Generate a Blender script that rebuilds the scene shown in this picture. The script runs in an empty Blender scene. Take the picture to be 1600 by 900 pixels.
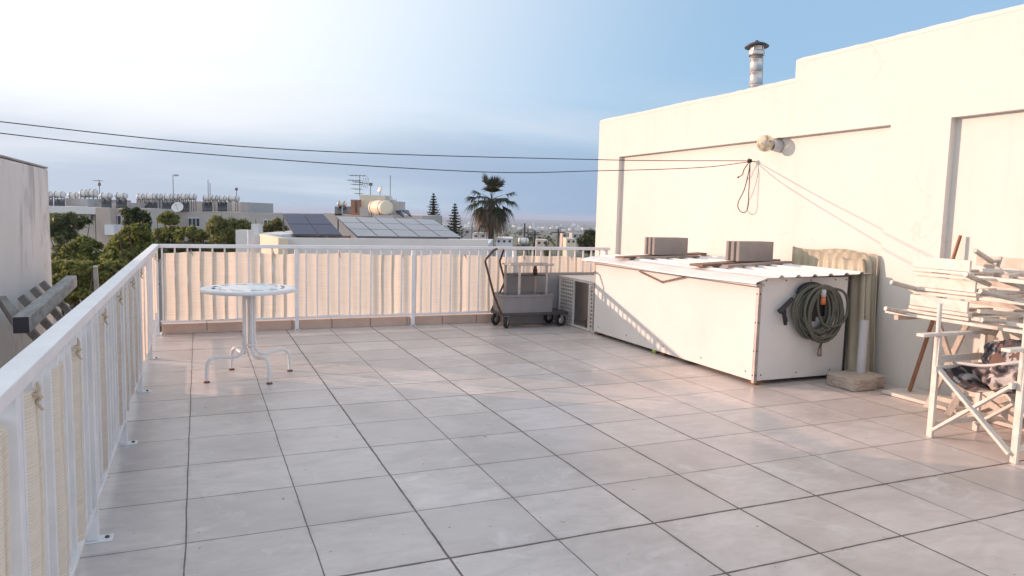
import bpy, bmesh, math, random
import numpy as np
from mathutils import Vector, Matrix, Euler
random.seed(7)
rng = np.random.default_rng(7)
S = bpy.context.scene
COL = S.collection
V = Vector

# ------------------------------------------------------------------ camera
F = 1138.0
EYE = V((0, 0, 1.6))
def _n(v): return v.normalized()
Yc = _n(V((309-800, 323-450, F)))
Xc = V((3450-800, 405-450, F)); Xc = _n(Xc - Yc*Xc.dot(Yc))
Zc = Xc.cross(Yc)
if Zc.y > 0: Zc = -Zc
ROT = Matrix((Xc, Yc, Zc))            # camera (x right, y down, z forward) -> world
def ray(px, py): return ROT @ V((px-800, py-450, F))
def at(px, py, D): return EYE + ray(px, py)*(D/F)          # a point D metres ahead
def atX(px, py, X): d = ray(px, py); return EYE + d*(X/d.x)
def atY(px, py, Y): d = ray(px, py); return EYE + d*(Y/d.y)
def atZ(px, py, Z): d = ray(px, py); return EYE + d*((Z-EYE.z)/d.z)

cam = bpy.data.cameras.new('camera'); co = bpy.data.objects.new('camera', cam); COL.objects.link(co)
r, u, b = ROT @ V((1, 0, 0)), ROT @ V((0, -1, 0)), ROT @ V((0, 0, -1))
M4 = Matrix(((r.x, u.x, b.x, EYE.x), (r.y, u.y, b.y, EYE.y), (r.z, u.z, b.z, EYE.z), (0, 0, 0, 1)))
co.matrix_world = M4
cam.sensor_width = 36; cam.lens = 36*F/1600; cam.clip_end = 30000; cam.clip_start = 0.05
S.camera = co

# ------------------------------------------------------------------ helpers
ORG = {}
def tag(o, label=None, cat=None, group=None, kind=None):
    if label: o['label'] = label
    if cat: o['category'] = cat
    if group: o['group'] = group
    if kind: o['kind'] = kind
    return o
def thing(name, loc, label, cat, group=None):
    o = bpy.data.objects.new(name, None); COL.objects.link(o)
    o.location = loc; o.empty_display_size = .1
    ORG[o.name] = V(loc)
    return tag(o, label, cat, group)
def org(o): return ORG.get(o.name, V((0, 0, 0)))

class MB:
    """collects shapes (world coordinates) and links them as ONE mesh object"""
    def __init__(s): s.v = []; s.f = []; s.sm = []
    def add(s, vs, fs, smooth=False):
        k = len(s.v); s.v += [tuple(v) for v in vs]
        s.f += [tuple(i+k for i in f) for f in fs]; s.sm += [smooth]*len(fs)
        return s
    def box(s, a, b):
        x0, y0, z0 = a; x1, y1, z1 = b
        return s.add([(x0,y0,z0),(x1,y0,z0),(x1,y1,z0),(x0,y1,z0),(x0,y0,z1),(x1,y0,z1),(x1,y1,z1),(x0,y1,z1)],
              [(0,3,2,1),(4,5,6,7),(0,1,5,4),(1,2,6,5),(2,3,7,6),(3,0,4,7)])
    def cbox(s, c, d, m=None):
        """box with centre c, size d, optional rotation matrix"""
        vs = []
        for z in (-.5, .5):
            for x, y in ((-.5,-.5),(.5,-.5),(.5,.5),(-.5,.5)):
                p = V((x*d[0], y*d[1], z*d[2]))
                if m is not None: p = m @ p
                vs.append(p+V(c))
        return s.add(vs, [(0,3,2,1),(4,5,6,7),(0,1,5,4),(1,2,6,5),(2,3,7,6),(3,0,4,7)])
    def beam(s, p, q, w, h, up=(0, 0, 1)):
        p, q = V(p), V(q); d = (q-p); L = d.length; d.normalize()
        up = V(up)
        if abs(d.dot(up)) > .98: up = V((1, 0, 0))
        x = d.cross(up).normalized(); z = x.cross(d)
        m = Matrix((x, d, z)).transposed()
        return s.cbox((p+q)/2, (w, L, h), m)
    def tube(s, pts, r, n=8, caps=True):
        pts = [V(p) for p in pts]; k = len(pts)
        rs = r if isinstance(r, (list, tuple)) else [r]*k
        vs = []; prev = None
        for i, p in enumerate(pts):
            t = (pts[min(i+1, k-1)] - pts[max(i-1, 0)]).normalized()
            if prev is None:
                a = V((0, 0, 1)) if abs(t.z) < .9 else V((1, 0, 0))
                x = t.cross(a).normalized()
            else:
                x = (prev - t*prev.dot(t)).normalized()
            prev = x; y = t.cross(x)
            for j in range(n):
                an = 2*math.pi*j/n
                vs.append(p + (x*math.cos(an) + y*math.sin(an))*rs[i])
        fs = [(i*n+j, i*n+(j+1) % n, (i+1)*n+(j+1) % n, (i+1)*n+j) for i in range(k-1) for j in range(n)]
        s.add(vs, fs, True)
        if caps:
            s.add(vs[:n], [tuple(range(n))[::-1]]); s.add(vs[-n:], [tuple(range(n))])
        return s
    def lathe(s, c, prof, n=24, m=None, smooth=True):
        """prof: (radius, height) list around local z at c"""
        vs = []
        for rr, z in prof:
            for j in range(n):
                a = 2*math.pi*j/n; p = V((rr*math.cos(a), rr*math.sin(a), z))
                if m is not None: p = m @ p
                vs.append(p+V(c))
        k = len(prof)
        fs = [(i*n+j, i*n+(j+1) % n, (i+1)*n+(j+1) % n, (i+1)*n+j) for i in range(k-1) for j in range(n)]
        s.add(vs, fs, smooth)
        return s
    def quad(s, a, b, c, d): return s.add([a, b, c, d], [(0, 1, 2, 3)])
    def grid(s, fn, nu, nv, smooth=True):
        vs = [fn(i/nu, j/nv) for j in range(nv+1) for i in range(nu+1)]
        fs = [(j*(nu+1)+i, j*(nu+1)+i+1, (j+1)*(nu+1)+i+1, (j+1)*(nu+1)+i) for j in range(nv) for i in range(nu)]
        return s.add(vs, fs, smooth)
    def build(s, name, mat, parent=None, loc=None, bevel=0, seg=2, attr=None):
        me = bpy.data.meshes.new(name)
        o = org(parent) if parent is not None else (V(loc) if loc is not None else V((0, 0, 0)))
        vv = np.array(s.v, dtype=np.float64) - np.array(o)
        me.from_pydata(vv.tolist(), [], s.f)
        me.polygons.foreach_set('use_smooth', s.sm)
        me.materials.append(mat)
        me.update()
        ob = bpy.data.objects.new(name, me); COL.objects.link(ob)
        if parent is not None: ob.parent = parent
        else: ob.location = o
        ORG[ob.name] = o
        if bevel:
            md = ob.modifiers.new('bevel', 'BEVEL'); md.width = bevel; md.segments = seg; md.limit_method = 'ANGLE'
            md.angle_limit = math.radians(40); md.harden_normals = False
        return ob
def copy_tree(o, loc=None, parent=None):
    c = o.copy(); COL.objects.link(c); ORG[c.name] = V(loc) if loc is not None else org(o)
    if parent is not None: c.parent = parent
    for ch in list(o.children): copy_tree(ch, None, c)
    if loc is not None: c.location = loc
    return c

# ------------------------------------------------------------------ materials
def newmat(name):
    m = bpy.data.materials.new(name); m.use_nodes = True
    return m, m.node_tree, m.node_tree.nodes['Principled BSDF']
def lk(t, a, b): t.links.new(a, b)
def math_node(t, op, a, b=None, c=None):
    n = t.nodes.new('ShaderNodeMath'); n.operation = op
    for i, x in enumerate((a, b, c)):
        if x is None: continue
        if isinstance(x, (int, float)): n.inputs[i].default_value = x
        else: lk(t, x, n.inputs[i])
    return n.outputs[0]
def mixc(t, fac, a, b, mode='MIX'):
    n = t.nodes.new('ShaderNodeMix'); n.data_type = 'RGBA'; n.blend_type = mode
    for k, x in ((0, fac), (6, a), (7, b)):
        if isinstance(x, (int, float)): n.inputs[k].default_value = x
        elif isinstance(x, tuple): n.inputs[k].default_value = (*x, 1) if len(x) == 3 else x
        else: lk(t, x, n.inputs[k])
    return n.outputs[2]
def noise(t, scale, detail=4, rough=.55, vec=None, dist=0):
    n = t.nodes.new('ShaderNodeTexNoise'); n.inputs['Scale'].default_value = scale
    n.inputs['Detail'].default_value = detail; n.inputs['Roughness'].default_value = rough
    n.inputs['Distortion'].default_value = dist
    if vec is not None: lk(t, vec, n.inputs['Vector'])
    return n.outputs['Fac']
def ramp(t, fac, stops, interp='LINEAR'):
    n = t.nodes.new('ShaderNodeValToRGB'); n.color_ramp.interpolation = interp
    e = n.color_ramp.elements
    while len(e) < len(stops): e.new(.5)
    for q, (p, c) in zip(e, stops):
        q.position = p; q.color = (c, c, c, 1) if isinstance(c, (int, float)) else (*c, 1)
    lk(t, fac, n.inputs[0]); return n.outputs[0]
def coords(t, kind='Object', scale=None, rot=None):
    c = t.nodes.new('ShaderNodeTexCoord'); o = c.outputs[kind]
    if scale or rot:
        m = t.nodes.new('ShaderNodeMapping'); lk(t, o, m.inputs[0])
        if scale: m.inputs['Scale'].default_value = scale
        if rot: m.inputs['Rotation'].default_value = rot
        o = m.outputs[0]
    return o
def bump(t, p, h, strength=.3, dist=.01):
    n = t.nodes.new('ShaderNodeBump'); n.inputs['Strength'].default_value = strength; n.inputs['Distance'].default_value = dist
    lk(t, h, n.inputs['Height']); lk(t, n.outputs[0], p.inputs['Normal'])
def dull(name, c, c2=None, scale=3, rough=.7, bmp=.15, bscale=60, metal=0, stain=None, stainscale=1.5, mscale=None, lo=.35, hi=.7, smin=.62, spec=.4):
    """painted / plain surface: two tones by noise, optional stains with a shape of their own, fine bump"""
    m, t, p = newmat(name)
    co_ = coords(t, 'Object', mscale)
    c2 = c2 or tuple(x*.8 for x in c)
    col = mixc(t, ramp(t, noise(t, scale, 6, .6, co_), [(lo, 0.), (hi, 1.)]), c, c2)
    if stain:
        st = ramp(t, noise(t, stainscale, 8, .7, co_, .6), [(smin, 0.), (smin+.12, 1.)])
        col = mixc(t, st, col, stain)
    lk(t, col, p.inputs['Base Color'])
    p.inputs['Roughness'].default_value = rough; p.inputs['Metallic'].default_value = metal
    p.inputs['Specular IOR Level'].default_value = spec
    if bmp: bump(t, p, noise(t, bscale, 4, .6, co_), bmp, .004)
    return m

def floor_mat():
    m, t, p = newmat('tiles')
    co_ = coords(t, 'Object')
    wob = t.nodes.new('ShaderNodeTexNoise'); wob.inputs['Scale'].default_value = 2.3; wob.inputs['Detail'].default_value = 3
    lk(t, co_, wob.inputs['Vector'])
    sub = t.nodes.new('ShaderNodeVectorMath'); sub.operation = 'SUBTRACT'; lk(t, wob.outputs['Color'], sub.inputs[0]); sub.inputs[1].default_value = (.5, .5, .5)
    sc = t.nodes.new('ShaderNodeVectorMath'); sc.operation = 'SCALE'; lk(t, sub.outputs[0], sc.inputs[0]); sc.inputs[3].default_value = .014
    ad = t.nodes.new('ShaderNodeVectorMath'); lk(t, co_, ad.inputs[0]); lk(t, sc.outputs[0], ad.inputs[1])
    sp = t.nodes.new('ShaderNodeSeparateXYZ'); lk(t, ad.outputs[0], sp.inputs[0])
    gx = math_node(t, 'DIVIDE', math_node(t, 'ADD', sp.outputs[0], .08), .567)
    gy = math_node(t, 'DIVIDE', math_node(t, 'SUBTRACT', sp.outputs[1], 3.665), .574)
    ix, iy = math_node(t, 'FLOOR', gx), math_node(t, 'FLOOR', gy)
    # grout lines of uneven width, line by line
    def line(g, i, seed):
        fr = math_node(t, 'FRACT', g)
        nearest = math_node(t, 'ROUND', g)
        wn = t.nodes.new('ShaderNodeTexWhiteNoise'); wn.noise_dimensions = '2D'
        cb = t.nodes.new('ShaderNodeCombineXYZ'); lk(t, nearest, cb.inputs[0]); cb.inputs[1].default_value = seed
        lk(t, cb.outputs[0], wn.inputs['Vector'])
        w = math_node(t, 'MULTIPLY_ADD', math_node(t, 'POWER', wn.outputs['Value'], 3.0), .011, .0027)
        d = math_node(t, 'ABSOLUTE', math_node(t, 'SUBTRACT', g, nearest))
        wv = math_node(t, 'MULTIPLY', w, math_node(t, 'MULTIPLY_ADD', noise(t, 9, 3, .6, co_), 1.5, .25))
        k = t.nodes.new('ShaderNodeMapRange'); lk(t, d, k.inputs[0])
        lk(t, wv, k.inputs[1]); lk(t, math_node(t, 'ADD', wv, .004), k.inputs[2]); k.inputs[3].default_value = 1; k.inputs[4].default_value = 0
        return k.outputs[0]
    lx, ly = line(gx, ix, 3.), line(gy, iy, 8.)
    grout = math_node(t, 'MAXIMUM', lx, ly)
    cb = t.nodes.new('ShaderNodeCombineXYZ'); lk(t, ix, cb.inputs[0]); lk(t, iy, cb.inputs[1])
    wn = t.nodes.new('ShaderNodeTexWhiteNoise'); wn.noise_dimensions = '2D'; lk(t, cb.outputs[0], wn.inputs['Vector'])
    # veins shifted per tile
    off = t.nodes.new('ShaderNodeVectorMath'); off.operation = 'MULTIPLY_ADD'; lk(t, wn.outputs['Color'], off.inputs[0]); off.inputs[1].default_value = (7, 7, 7); lk(t, co_, off.inputs[2])
    mp = t.nodes.new('ShaderNodeMapping'); mp.inputs['Scale'].default_value = (1.2, 3.2, 1); mp.inputs['Rotation'].default_value = (0, 0, .5); lk(t, off.outputs[0], mp.inputs[0])
    vein = noise(t, 3.2, 9, .68, mp.outputs[0], .8)
    base = mixc(t, ramp(t, vein, [(.32, 0.), (.68, 1.)]), (.70, .625, .585), (.52, .462, .435))
    base = mixc(t, math_node(t, 'MULTIPLY', wn.outputs['Value'], .75), base, (.49, .435, .408))
    # dust and dried water marks
    dirt = ramp(t, noise(t, .75, 8, .66, co_, .5), [(.46, 0.), (.66, 1.)])
    base = mixc(t, math_node(t, 'MULTIPLY', dirt, .55), base, (.34, .29, .255))
    chalk = ramp(t, noise(t, 1.9, 9, .72, co_, 1.2), [(.56, 0.), (.66, 1.)])
    base = mixc(t, math_node(t, 'MULTIPLY', chalk, .6), base, (.66, .62, .59))
    specks = ramp(t, noise(t, 21, 2, .5, co_), [(.735, 0.), (.755, 1.)])
    base = mixc(t, math_node(t, 'MULTIPLY', specks, .75), base, (.10, .08, .07))
    scuff = ramp(t, noise(t, 5.5, 10, .8, co_, 2.0), [(.655, 0.), (.70, 1.)])
    base = mixc(t, math_node(t, 'MULTIPLY', scuff, .65), base, (.28, .24, .22))
    edx = math_node(t, 'ABSOLUTE', math_node(t, 'SUBTRACT', gx, math_node(t, 'ROUND', gx))); edy = math_node(t, 'ABSOLUTE', math_node(t, 'SUBTRACT', gy, math_node(t, 'ROUND', gy)))
    near_ = ramp(t, math_node(t, 'MINIMUM', edx, edy), [(.0, 1.), (.055, 0.)])
    gr_ = math_node(t, 'MULTIPLY', near_, ramp(t, noise(t, 3.3, 7, .7, co_, .5), [(.46, 0.), (.64, 1.)]))
    base = mixc(t, math_node(t, 'MULTIPLY', gr_, .5), base, (.27, .225, .20))
    gcol = mixc(t, noise(t, 6, 4, .6, co_), (.05, .04, .036), (.17, .135, .118))
    col = mixc(t, math_node(t, 'MULTIPLY', grout, .93), base, gcol)
    lk(t, col, p.inputs['Base Color'])
    ro = math_node(t, 'MULTIPLY_ADD', noise(t, 1.6, 8, .7, co_, .6), .34, .18)
    ro = math_node(t, 'ADD', ro, math_node(t, 'MULTIPLY', grout, .4))
    lk(t, ro, p.inputs['Roughness']); p.inputs['Specular IOR Level'].default_value = .45
    tilt = math_node(t, 'MULTIPLY', math_node(t, 'SUBTRACT', 1, grout), 1)
    h = math_node(t, 'ADD', math_node(t, 'MULTIPLY', tilt, .6), math_node(t, 'MULTIPLY', noise(t, 28, 6, .6, co_), .12))
    h = math_node(t, 'ADD', h, math_node(t, 'MULTIPLY', noise(t, 2.6, 3, .5, co_), .7))
    bump(t, p, h, .32, .006)
    return m

def cloth_mat(axis):
    """woven shade netting: light goes through it"""
    m, t, p = newmat('shade_netting')
    co_ = coords(t, 'Object')
    sp = t.nodes.new('ShaderNodeSeparateXYZ'); lk(t, co_, sp.inputs[0])
    tall = coords(t, 'Object', (9, 9, 1.2) if axis else (9, 9, 1.2))
    n2 = noise(t, 1.2, 5, .6, tall)
    rows = coords(t, 'Object', (3.5, 3.5, 70))
    n1 = noise(t, 1.0, 4, .7, rows)
    col = mixc(t, ramp(t, n1, [(.35, 0.), (.65, 1.)]), (.82, .755, .665), (.72, .65, .56))
    col = mixc(t, math_node(t, 'MULTIPLY', ramp(t, n2, [(.42, 0.), (.66, 1.)]), .5), col, (.88, .78, .65))
    dirt = ramp(t, noise(t, 4, 8, .72, co_, .5), [(.62, 0.), (.72, 1.)])
    col = mixc(t, math_node(t, 'MULTIPLY', dirt, .3), col, (.46, .35, .25))
    lk(t, col, p.inputs['Base Color']); p.inputs['Roughness'].default_value = .9; p.inputs['Specular IOR Level'].default_value = .1
    wv = math_node(t, 'SINE', math_node(t, 'MULTIPLY', sp.outputs[2], 2*math.pi/.011))
    h = math_node(t, 'ADD', math_node(t, 'MULTIPLY', wv, .5), n1)
    bump(t, p, h, .5, .003)
    tr = t.nodes.new('ShaderNodeBsdfTranslucent'); lk(t, col, tr.inputs['Color'])
    mx = t.nodes.new('ShaderNodeMixShader'); mx.inputs[0].default_value = .52
    lk(t, p.outputs[0], mx.inputs[1]); lk(t, tr.outputs[0], mx.inputs[2])
    tp = t.nodes.new('ShaderNodeBsdfTransparent')
    mx2 = t.nodes.new('ShaderNodeMixShader')
    hole = t.nodes.new('ShaderNodeMapRange'); lk(t, wv, hole.inputs[0]); hole.inputs[1].default_value = .55; hole.inputs[2].default_value = .9
    hole.inputs[3].default_value = .0; hole.inputs[4].default_value = .16
    lk(t, hole.outputs[0], mx2.inputs[0]); lk(t, mx.outputs[0], mx2.inputs[1]); lk(t, tp.outputs[0], mx2.inputs[2])
    lk(t, mx2.outputs[0], t.nodes['Material Output'].inputs[0])
    return m

def leaf_mat(name, c1, c2, c3=None, trans=.48):
    m, t, p = newmat(name)
    g = t.nodes.new('ShaderNodeNewGeometry')
    col = ramp(t, g.outputs['Random Per Island'], [(0., c1), (.6, c2), (1., c3 or c2)])
    big = noise(t, .9, 3, .6, coords(t, 'Object'))
    col = mixc(t, ramp(t, big, [(.4, 0.), (.62, .65)]), col, c3 or c2)
    lk(t, col, p.inputs['Base Color']); p.inputs['Roughness'].default_value = .55; p.inputs['Specular IOR Level'].default_value = .3
    tr = t.nodes.new('ShaderNodeBsdfTranslucent'); lk(t, col, tr.inputs['Color'])
    mx = t.nodes.new('ShaderNodeMixShader'); mx.inputs[0].default_value = trans
    lk(t, p.outputs[0], mx.inputs[1]); lk(t, tr.outputs[0], mx.inputs[2]); lk(t, mx.outputs[0], t.nodes['Material Output'].inputs[0])
    return m

def wood_mat(name, c1, c2, scale=(2, 2, 30), rough=.6, chips=None):
    m, t, p = newmat(name)
    co_ = coords(t, 'Object', scale)
    col = mixc(t, ramp(t, noise(t, 2.5, 6, .65, co_, .4), [(.36, 0.), (.66, 1.)]), c1, c2)
    if chips:
        ch = ramp(t, noise(t, 9, 7, .7, coords(t, 'Object'), .5), [(.60, 0.), (.67, 1.)])
        col = mixc(t, math_node(t, 'MULTIPLY', ch, .8), col, chips)
    lk(t, col, p.inputs['Base Color']); p.inputs['Roughness'].default_value = rough
    bump(t, p, noise(t, 4, 5, .6, co_), .25, .003)
    return m

def wall_mat():
    m, t, p = newmat('white_render')
    co_ = coords(t, 'Object')
    c = mixc(t, ramp(t, noise(t, .7, 7, .62, co_, .3), [(.38, 0.), (.68, 1.)]), (.69, .665, .625), (.655, .625, .575))
    runs = noise(t, 1.0, 7, .65, coords(t, 'Object', (1, 5.5, .55)), .2)
    c = mixc(t, math_node(t, 'MULTIPLY', ramp(t, runs, [(.52, 0.), (.72, 1.)]), .35), c, (.60, .555, .505))
    pits = ramp(t, noise(t, 17, 3, .5, co_), [(.745, 0.), (.775, 1.)])
    c = mixc(t, math_node(t, 'MULTIPLY', pits, .28), c, (.45, .40, .36))
    vo = t.nodes.new('ShaderNodeTexVoronoi'); vo.feature = 'DISTANCE_TO_EDGE'; vo.inputs['Scale'].default_value = .55
    wv_ = t.nodes.new('ShaderNodeTexNoise'); wv_.inputs['Scale'].default_value = 2.2; wv_.inputs['Detail'].default_value = 6; lk(t, co_, wv_.inputs['Vector'])
    am = t.nodes.new('ShaderNodeVectorMath'); am.operation = 'MULTIPLY_ADD'; lk(t, wv_.outputs['Color'], am.inputs[0]); am.inputs[1].default_value = (.7, .7, .7); lk(t, co_, am.inputs[2])
    lk(t, am.outputs[0], vo.inputs['Vector'])
    ck = math_node(t, 'MULTIPLY', ramp(t, vo.outputs['Distance'], [(.0, 1.), (.0045, 0.)]), ramp(t, noise(t, .8, 3, .5, co_), [(.50, 0.), (.58, 1.)]))
    c = mixc(t, math_node(t, 'MULTIPLY', ck, .2), c, (.36, .32, .28))
    sz = t.nodes.new('ShaderNodeSeparateXYZ'); lk(t, co_, sz.inputs[0])
    lk(t, c, p.inputs['Base Color']); p.inputs['Roughness'].default_value = .75; p.inputs['Specular IOR Level'].default_value = .25
    h = math_node(t, 'ADD', noise(t, 60, 5, .65, co_), math_node(t, 'MULTIPLY', noise(t, 3.2, 4, .6, co_), 2.2))
    bump(t, p, h, .22, .006)
    return m

HAZE = .00022
M = {}
M['floor'] = floor_mat()
M['wall'] = wall_mat()
M['rail'] = dull('white_rail_paint', (.80, .80, .81), (.70, .70, .72), 5, .38, .05, 40, stain=(.40, .33, .27), stainscale=5, smin=.70)
M['kerb'] = dull('pink_tile', (.60, .44, .355), (.50, .365, .295), 4, .45, .1, 40, stain=(.25, .18, .15), stainscale=4, smin=.66)
M['cloth_x'] = cloth_mat(0); M['cloth_y'] = cloth_mat(1)
M['tie'] = dull('tie_cloth', (.60, .50, .38), rough=.9)
M['tablewhite'] = dull('white_table_paint', (.80, .80, .80), (.72, .715, .715), 6, .35, .05, 40, stain=(.30, .20, .14), stainscale=9, smin=.70)
M['rubber'] = dull('black_rubber', (.025, .025, .027), rough=.6)
M['rust'] = dull('rust', (.22, .10, .05), (.12, .06, .04), 12, .8)
M['boxwhite'] = dull('white_board', (.68, .665, .64), (.625, .605, .58), 2.2, .5, .12, 30, stain=(.40, .335, .28), stainscale=8, smin=.655)
M['roofwhite'] = dull('white_sheet_metal', (.76, .74, .71), (.66, .63, .60), 3, .32, .04, 30, stain=(.46, .36, .28), stainscale=4, smin=.66)
M['trim'] = dull('grey_angle_metal', (.42, .41, .41), (.32, .31, .31), 8, .4, .1, 40, metal=.6)
M['screw'] = dull('dark_screw', (.08, .07, .065), rough=.5)
M['chain'] = dull('steel_chain', (.30, .25, .21), (.20, .15, .12), 30, .45, 0, metal=.7)
M['block'] = dull('grey_block', (.315, .285, .265), (.26, .235, .22), 6, .92, .6, 90, stain=(.20, .185, .18), stainscale=9)
M['plank'] = wood_mat('brown_plank', (.22, .13, .09), (.12, .075, .055), (2, 14, 14))
M['greyplank'] = wood_mat('weathered_plank', (.33, .29, .26), (.20, .17, .15), (3, 3, 3))
M['beamgrey'] = wood_mat('weathered_beam', (.46, .44, .415), (.26, .24, .225), (9, 2.0, 9), .9)
M['hose'] = dull('green_hose', (.105, .11, .086), (.075, .08, .064), 20, .42, .1, 120)
M['black'] = dull('black_plastic', (.02, .022, .028), (.03, .03, .035), 10, .45)
M['orange'] = dull('orange_plastic', (.55, .16, .05), rough=.4)
M['greyplastic'] = dull('grey_plastic', (.5, .5, .5), rough=.4)
M['sheet'] = None
M['concrete'] = dull('concrete_base', (.44, .375, .315), (.34, .285, .24), 5, .9, .6, 50, stain=(.27, .22, .185), stainscale=6, smin=.58)
M['pipe'] = dull('white_pvc', (.52, .52, .54), (.46, .46, .48), 5, .35, 0)
M['panelwhite'] = dull('white_panel', (.62, .58, .54), (.54, .50, .46), 3, .55, .05, 40)
M['stick'] = wood_mat('brown_stick', (.30, .14, .075), (.20, .09, .05), (20, 20, 2))
M['chairwhite'] = wood_mat('white_painted_wood', (.69, .655, .605), (.58, .54, .48), (6, 6, 6), .5, chips=(.52, .40, .29))
M['chairraw'] = wood_mat('worn_white_wood', (.56, .51, .45), (.40, .35, .295), (5, 5, 5), .6, chips=(.40, .29, .20))
M['trolley'] = dull('dark_trolley_metal', (.07, .065, .065), (.10, .085, .08), 8, .5, .05, 40, metal=.3)
M['handle'] = dull('brown_handle_paint', (.095, .045, .032), (.06, .03, .025), 10, .4, 0)
M['tub'] = dull('grey_tub', (.27, .25, .25), (.22, .205, .205), 4, .55, .1, 40)
M['steel'] = dull('dull_steel', (.50, .47, .45), (.40, .37, .35), 8, .35, .05, 40, metal=.5)
M['cage'] = dull('white_cage_paint', (.66, .62, .58), (.58, .54, .50), 8, .45, .05, 40)
M['bag'] = dull('brown_bag', (.16, .085, .065), (.10, .055, .045), 6, .6, .3, 25)
M['greysheet'] = dull('grey_board', (.36, .335, .335), (.31, .29, .29), 2, .6, .05, 30)
M['wire'] = dull('black_cable', (.018, .018, .018), rough=.5, bmp=0)
M['dark'] = dull('dark_metal', (.035, .032, .04), (.05, .045, .05), 6, .5)
M['flue'] = dull('galvanised_steel', (.58, .56, .54), (.44, .42, .41), 6, .38, .1, 30, metal=.75)
M['nbwall'] = dull('bare_plaster', (.73, .685, .64), (.65, .605, .56), 1.1, .85, .4, 30, stain=(.46, .42, .395), stainscale=1.6, mscale=(1, 1, .45), smin=.55)
M['coping'] = dull('dark_coping', (.30, .27, .25), (.42, .385, .36), 6, .9)
M['bark'] = dull('bark', (.11, .085, .065), (.07, .055, .045), 8, .9, .6, 20)
M['tennis'] = dull('yellow_green_felt', (.45, .55, .08), rough=.9)
M['soffit'] = dull('raw_slab', (.35, .33, .31), rough=.9)

def sheet_mat():
    m, t, p = newmat('yellowed_fibreglass')
    co_ = coords(t, 'Object')
    c = mixc(t, ramp(t, noise(t, 2.6, 7, .65, coords(t, 'Object', (1, 3, .5)), .4), [(.36, 0.), (.66, 1.)]), (.61, .55, .425), (.47, .405, .29))
    c = mixc(t, ramp(t, noise(t, 6, 8, .7, co_, .5), [(.62, 0.), (.74, .7)]), c, (.30, .24, .16))
    lk(t, c, p.inputs['Base Color']); p.inputs['Roughness'].default_value = .42
    tr = t.nodes.new('ShaderNodeBsdfTranslucent'); lk(t, c, tr.inputs['Color'])
    mx = t.nodes.new('ShaderNodeMixShader'); mx.inputs[0].default_value = .25
    lk(t, p.outputs[0], mx.inputs[1]); lk(t, tr.outputs[0], mx.inputs[2]); lk(t, mx.outputs[0], t.nodes['Material Output'].inputs[0])
    return m
M['sheet'] = sheet_mat()
def camo_mat():
    m, t, p = newmat('camouflage_cloth')
    co_ = coords(t, 'Object')
    n1 = noise(t, 8, 1.5, .5, co_, 1.2)
    c = ramp(t, n1, [(0., (.020, .018, .022)), (.43, (.075, .065, .07)), (.50, (.215, .185, .18)), (.56, (.46, .42, .40))], 'CONSTANT')
    n2 = noise(t, 6.5, 1.5, .5, coords(t, 'Object', (1, 1, 1), (1, 2, .5)), 1.0)
    c = mixc(t, ramp(t, n2, [(0., 0.), (.60, 1.)], 'CONSTANT'), c, (.15, .088, .068))
    lk(t, c, p.inputs['Base Color']); p.inputs['Roughness'].default_value = .9
    bump(t, p, noise(t, 22, 4, .6, co_), .5, .01)
    return m
M['camo'] = camo_mat()
def glass_mat():
    m, t, p = newmat('lamp_glass')
    p.inputs['Base Color'].default_value = (.86, .82, .66, 1); p.inputs['Roughness'].default_value = .12
    p.inputs['Transmission Weight'].default_value = .55; p.inputs['IOR'].default_value = 1.3
    col = mixc(t, ramp(t, noise(t, 22, 6, .7, coords(t, 'Object')), [(.5, 0.), (.62, 1.)]), (.86, .82, .66), (.38, .34, .22))
    lk(t, col, p.inputs['Base Color'])
    return m
M['globe'] = glass_mat()
def ground_mat():
    m, t, p = newmat('fields')
    co_ = coords(t, 'Object')
    vo = t.nodes.new('ShaderNodeTexVoronoi'); vo.inputs['Scale'].default_value = .006; lk(t, coords(t, 'Object', (1, .45, 1), (0, 0, .4)), vo.inputs['Vector'])
    sp = t.nodes.new('ShaderNodeSeparateColor'); lk(t, vo.outputs['Color'], sp.inputs[0])
    c = ramp(t, sp.outputs[0], [(0., (.105, .115, .06)), (.35, (.16, .155, .09)), (.6, (.085, .105, .05)), (1., (.22, .19, .135))])
    c = mixc(t, ramp(t, noise(t, .05, 8, .7, co_), [(.5, 0.), (.62, .8)]), c, (.055, .065, .035))
    lk(t, c, p.inputs['Base Color']); p.inputs['Roughness'].default_value = .95
    return m
M['ground'] = ground_mat()
def flat(name, c, rough=.75, metal=0, var=.85, sc=1.2):
    return dull(name, c, tuple(x*var for x in c), sc, rough, .1, 12, metal)
M['apt'] = flat('beige_facade', (.60, .53, .475)); M['apt2'] = flat('pinkish_facade', (.50, .42, .375)); M['aptdark'] = flat('grey_parapet', (.46, .425, .40))
M['window'] = dull('dark_window', (.02, .025, .04), (.05, .06, .09), 2, .12, 0, spec=.8)
M['winwhite'] = flat('white_frame', (.75, .75, .76))
M['housewhite'] = flat('white_house_paint', (.70, .69, .68), .7, 0, .92)
M['terracotta'] = flat('terracotta', (.40, .20, .125)); M['cream'] = flat('cream_paint', (.72, .62, .47), .5, 0, .93)
M['tank'] = flat('tank_white', (.74, .72, .69), .45, 0, .85, 2); M['tankmetal'] = flat('tank_galvanised', (.66, .645, .63), .4, .1)
M['stand'] = flat('tank_stand', (.20, .18, .17), .6, .3)
def pv_mat(name, c, nu, rough):
    m, t, p = newmat(name)
    p.inputs['Base Color'].default_value = (*c, 1); p.inputs['Roughness'].default_value = rough
    p.inputs['Specular IOR Level'].default_value = .7 if c[0] > .1 else .25
    return m
M['pv'] = pv_mat('solar_glass', (.02, .034, .085), 1, .35); M['pvpale'] = pv_mat('sky_tinted_solar_glass', (.15, .155, .18), 1, .22)  # large array: pale base colour carries the reflected sky
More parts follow.
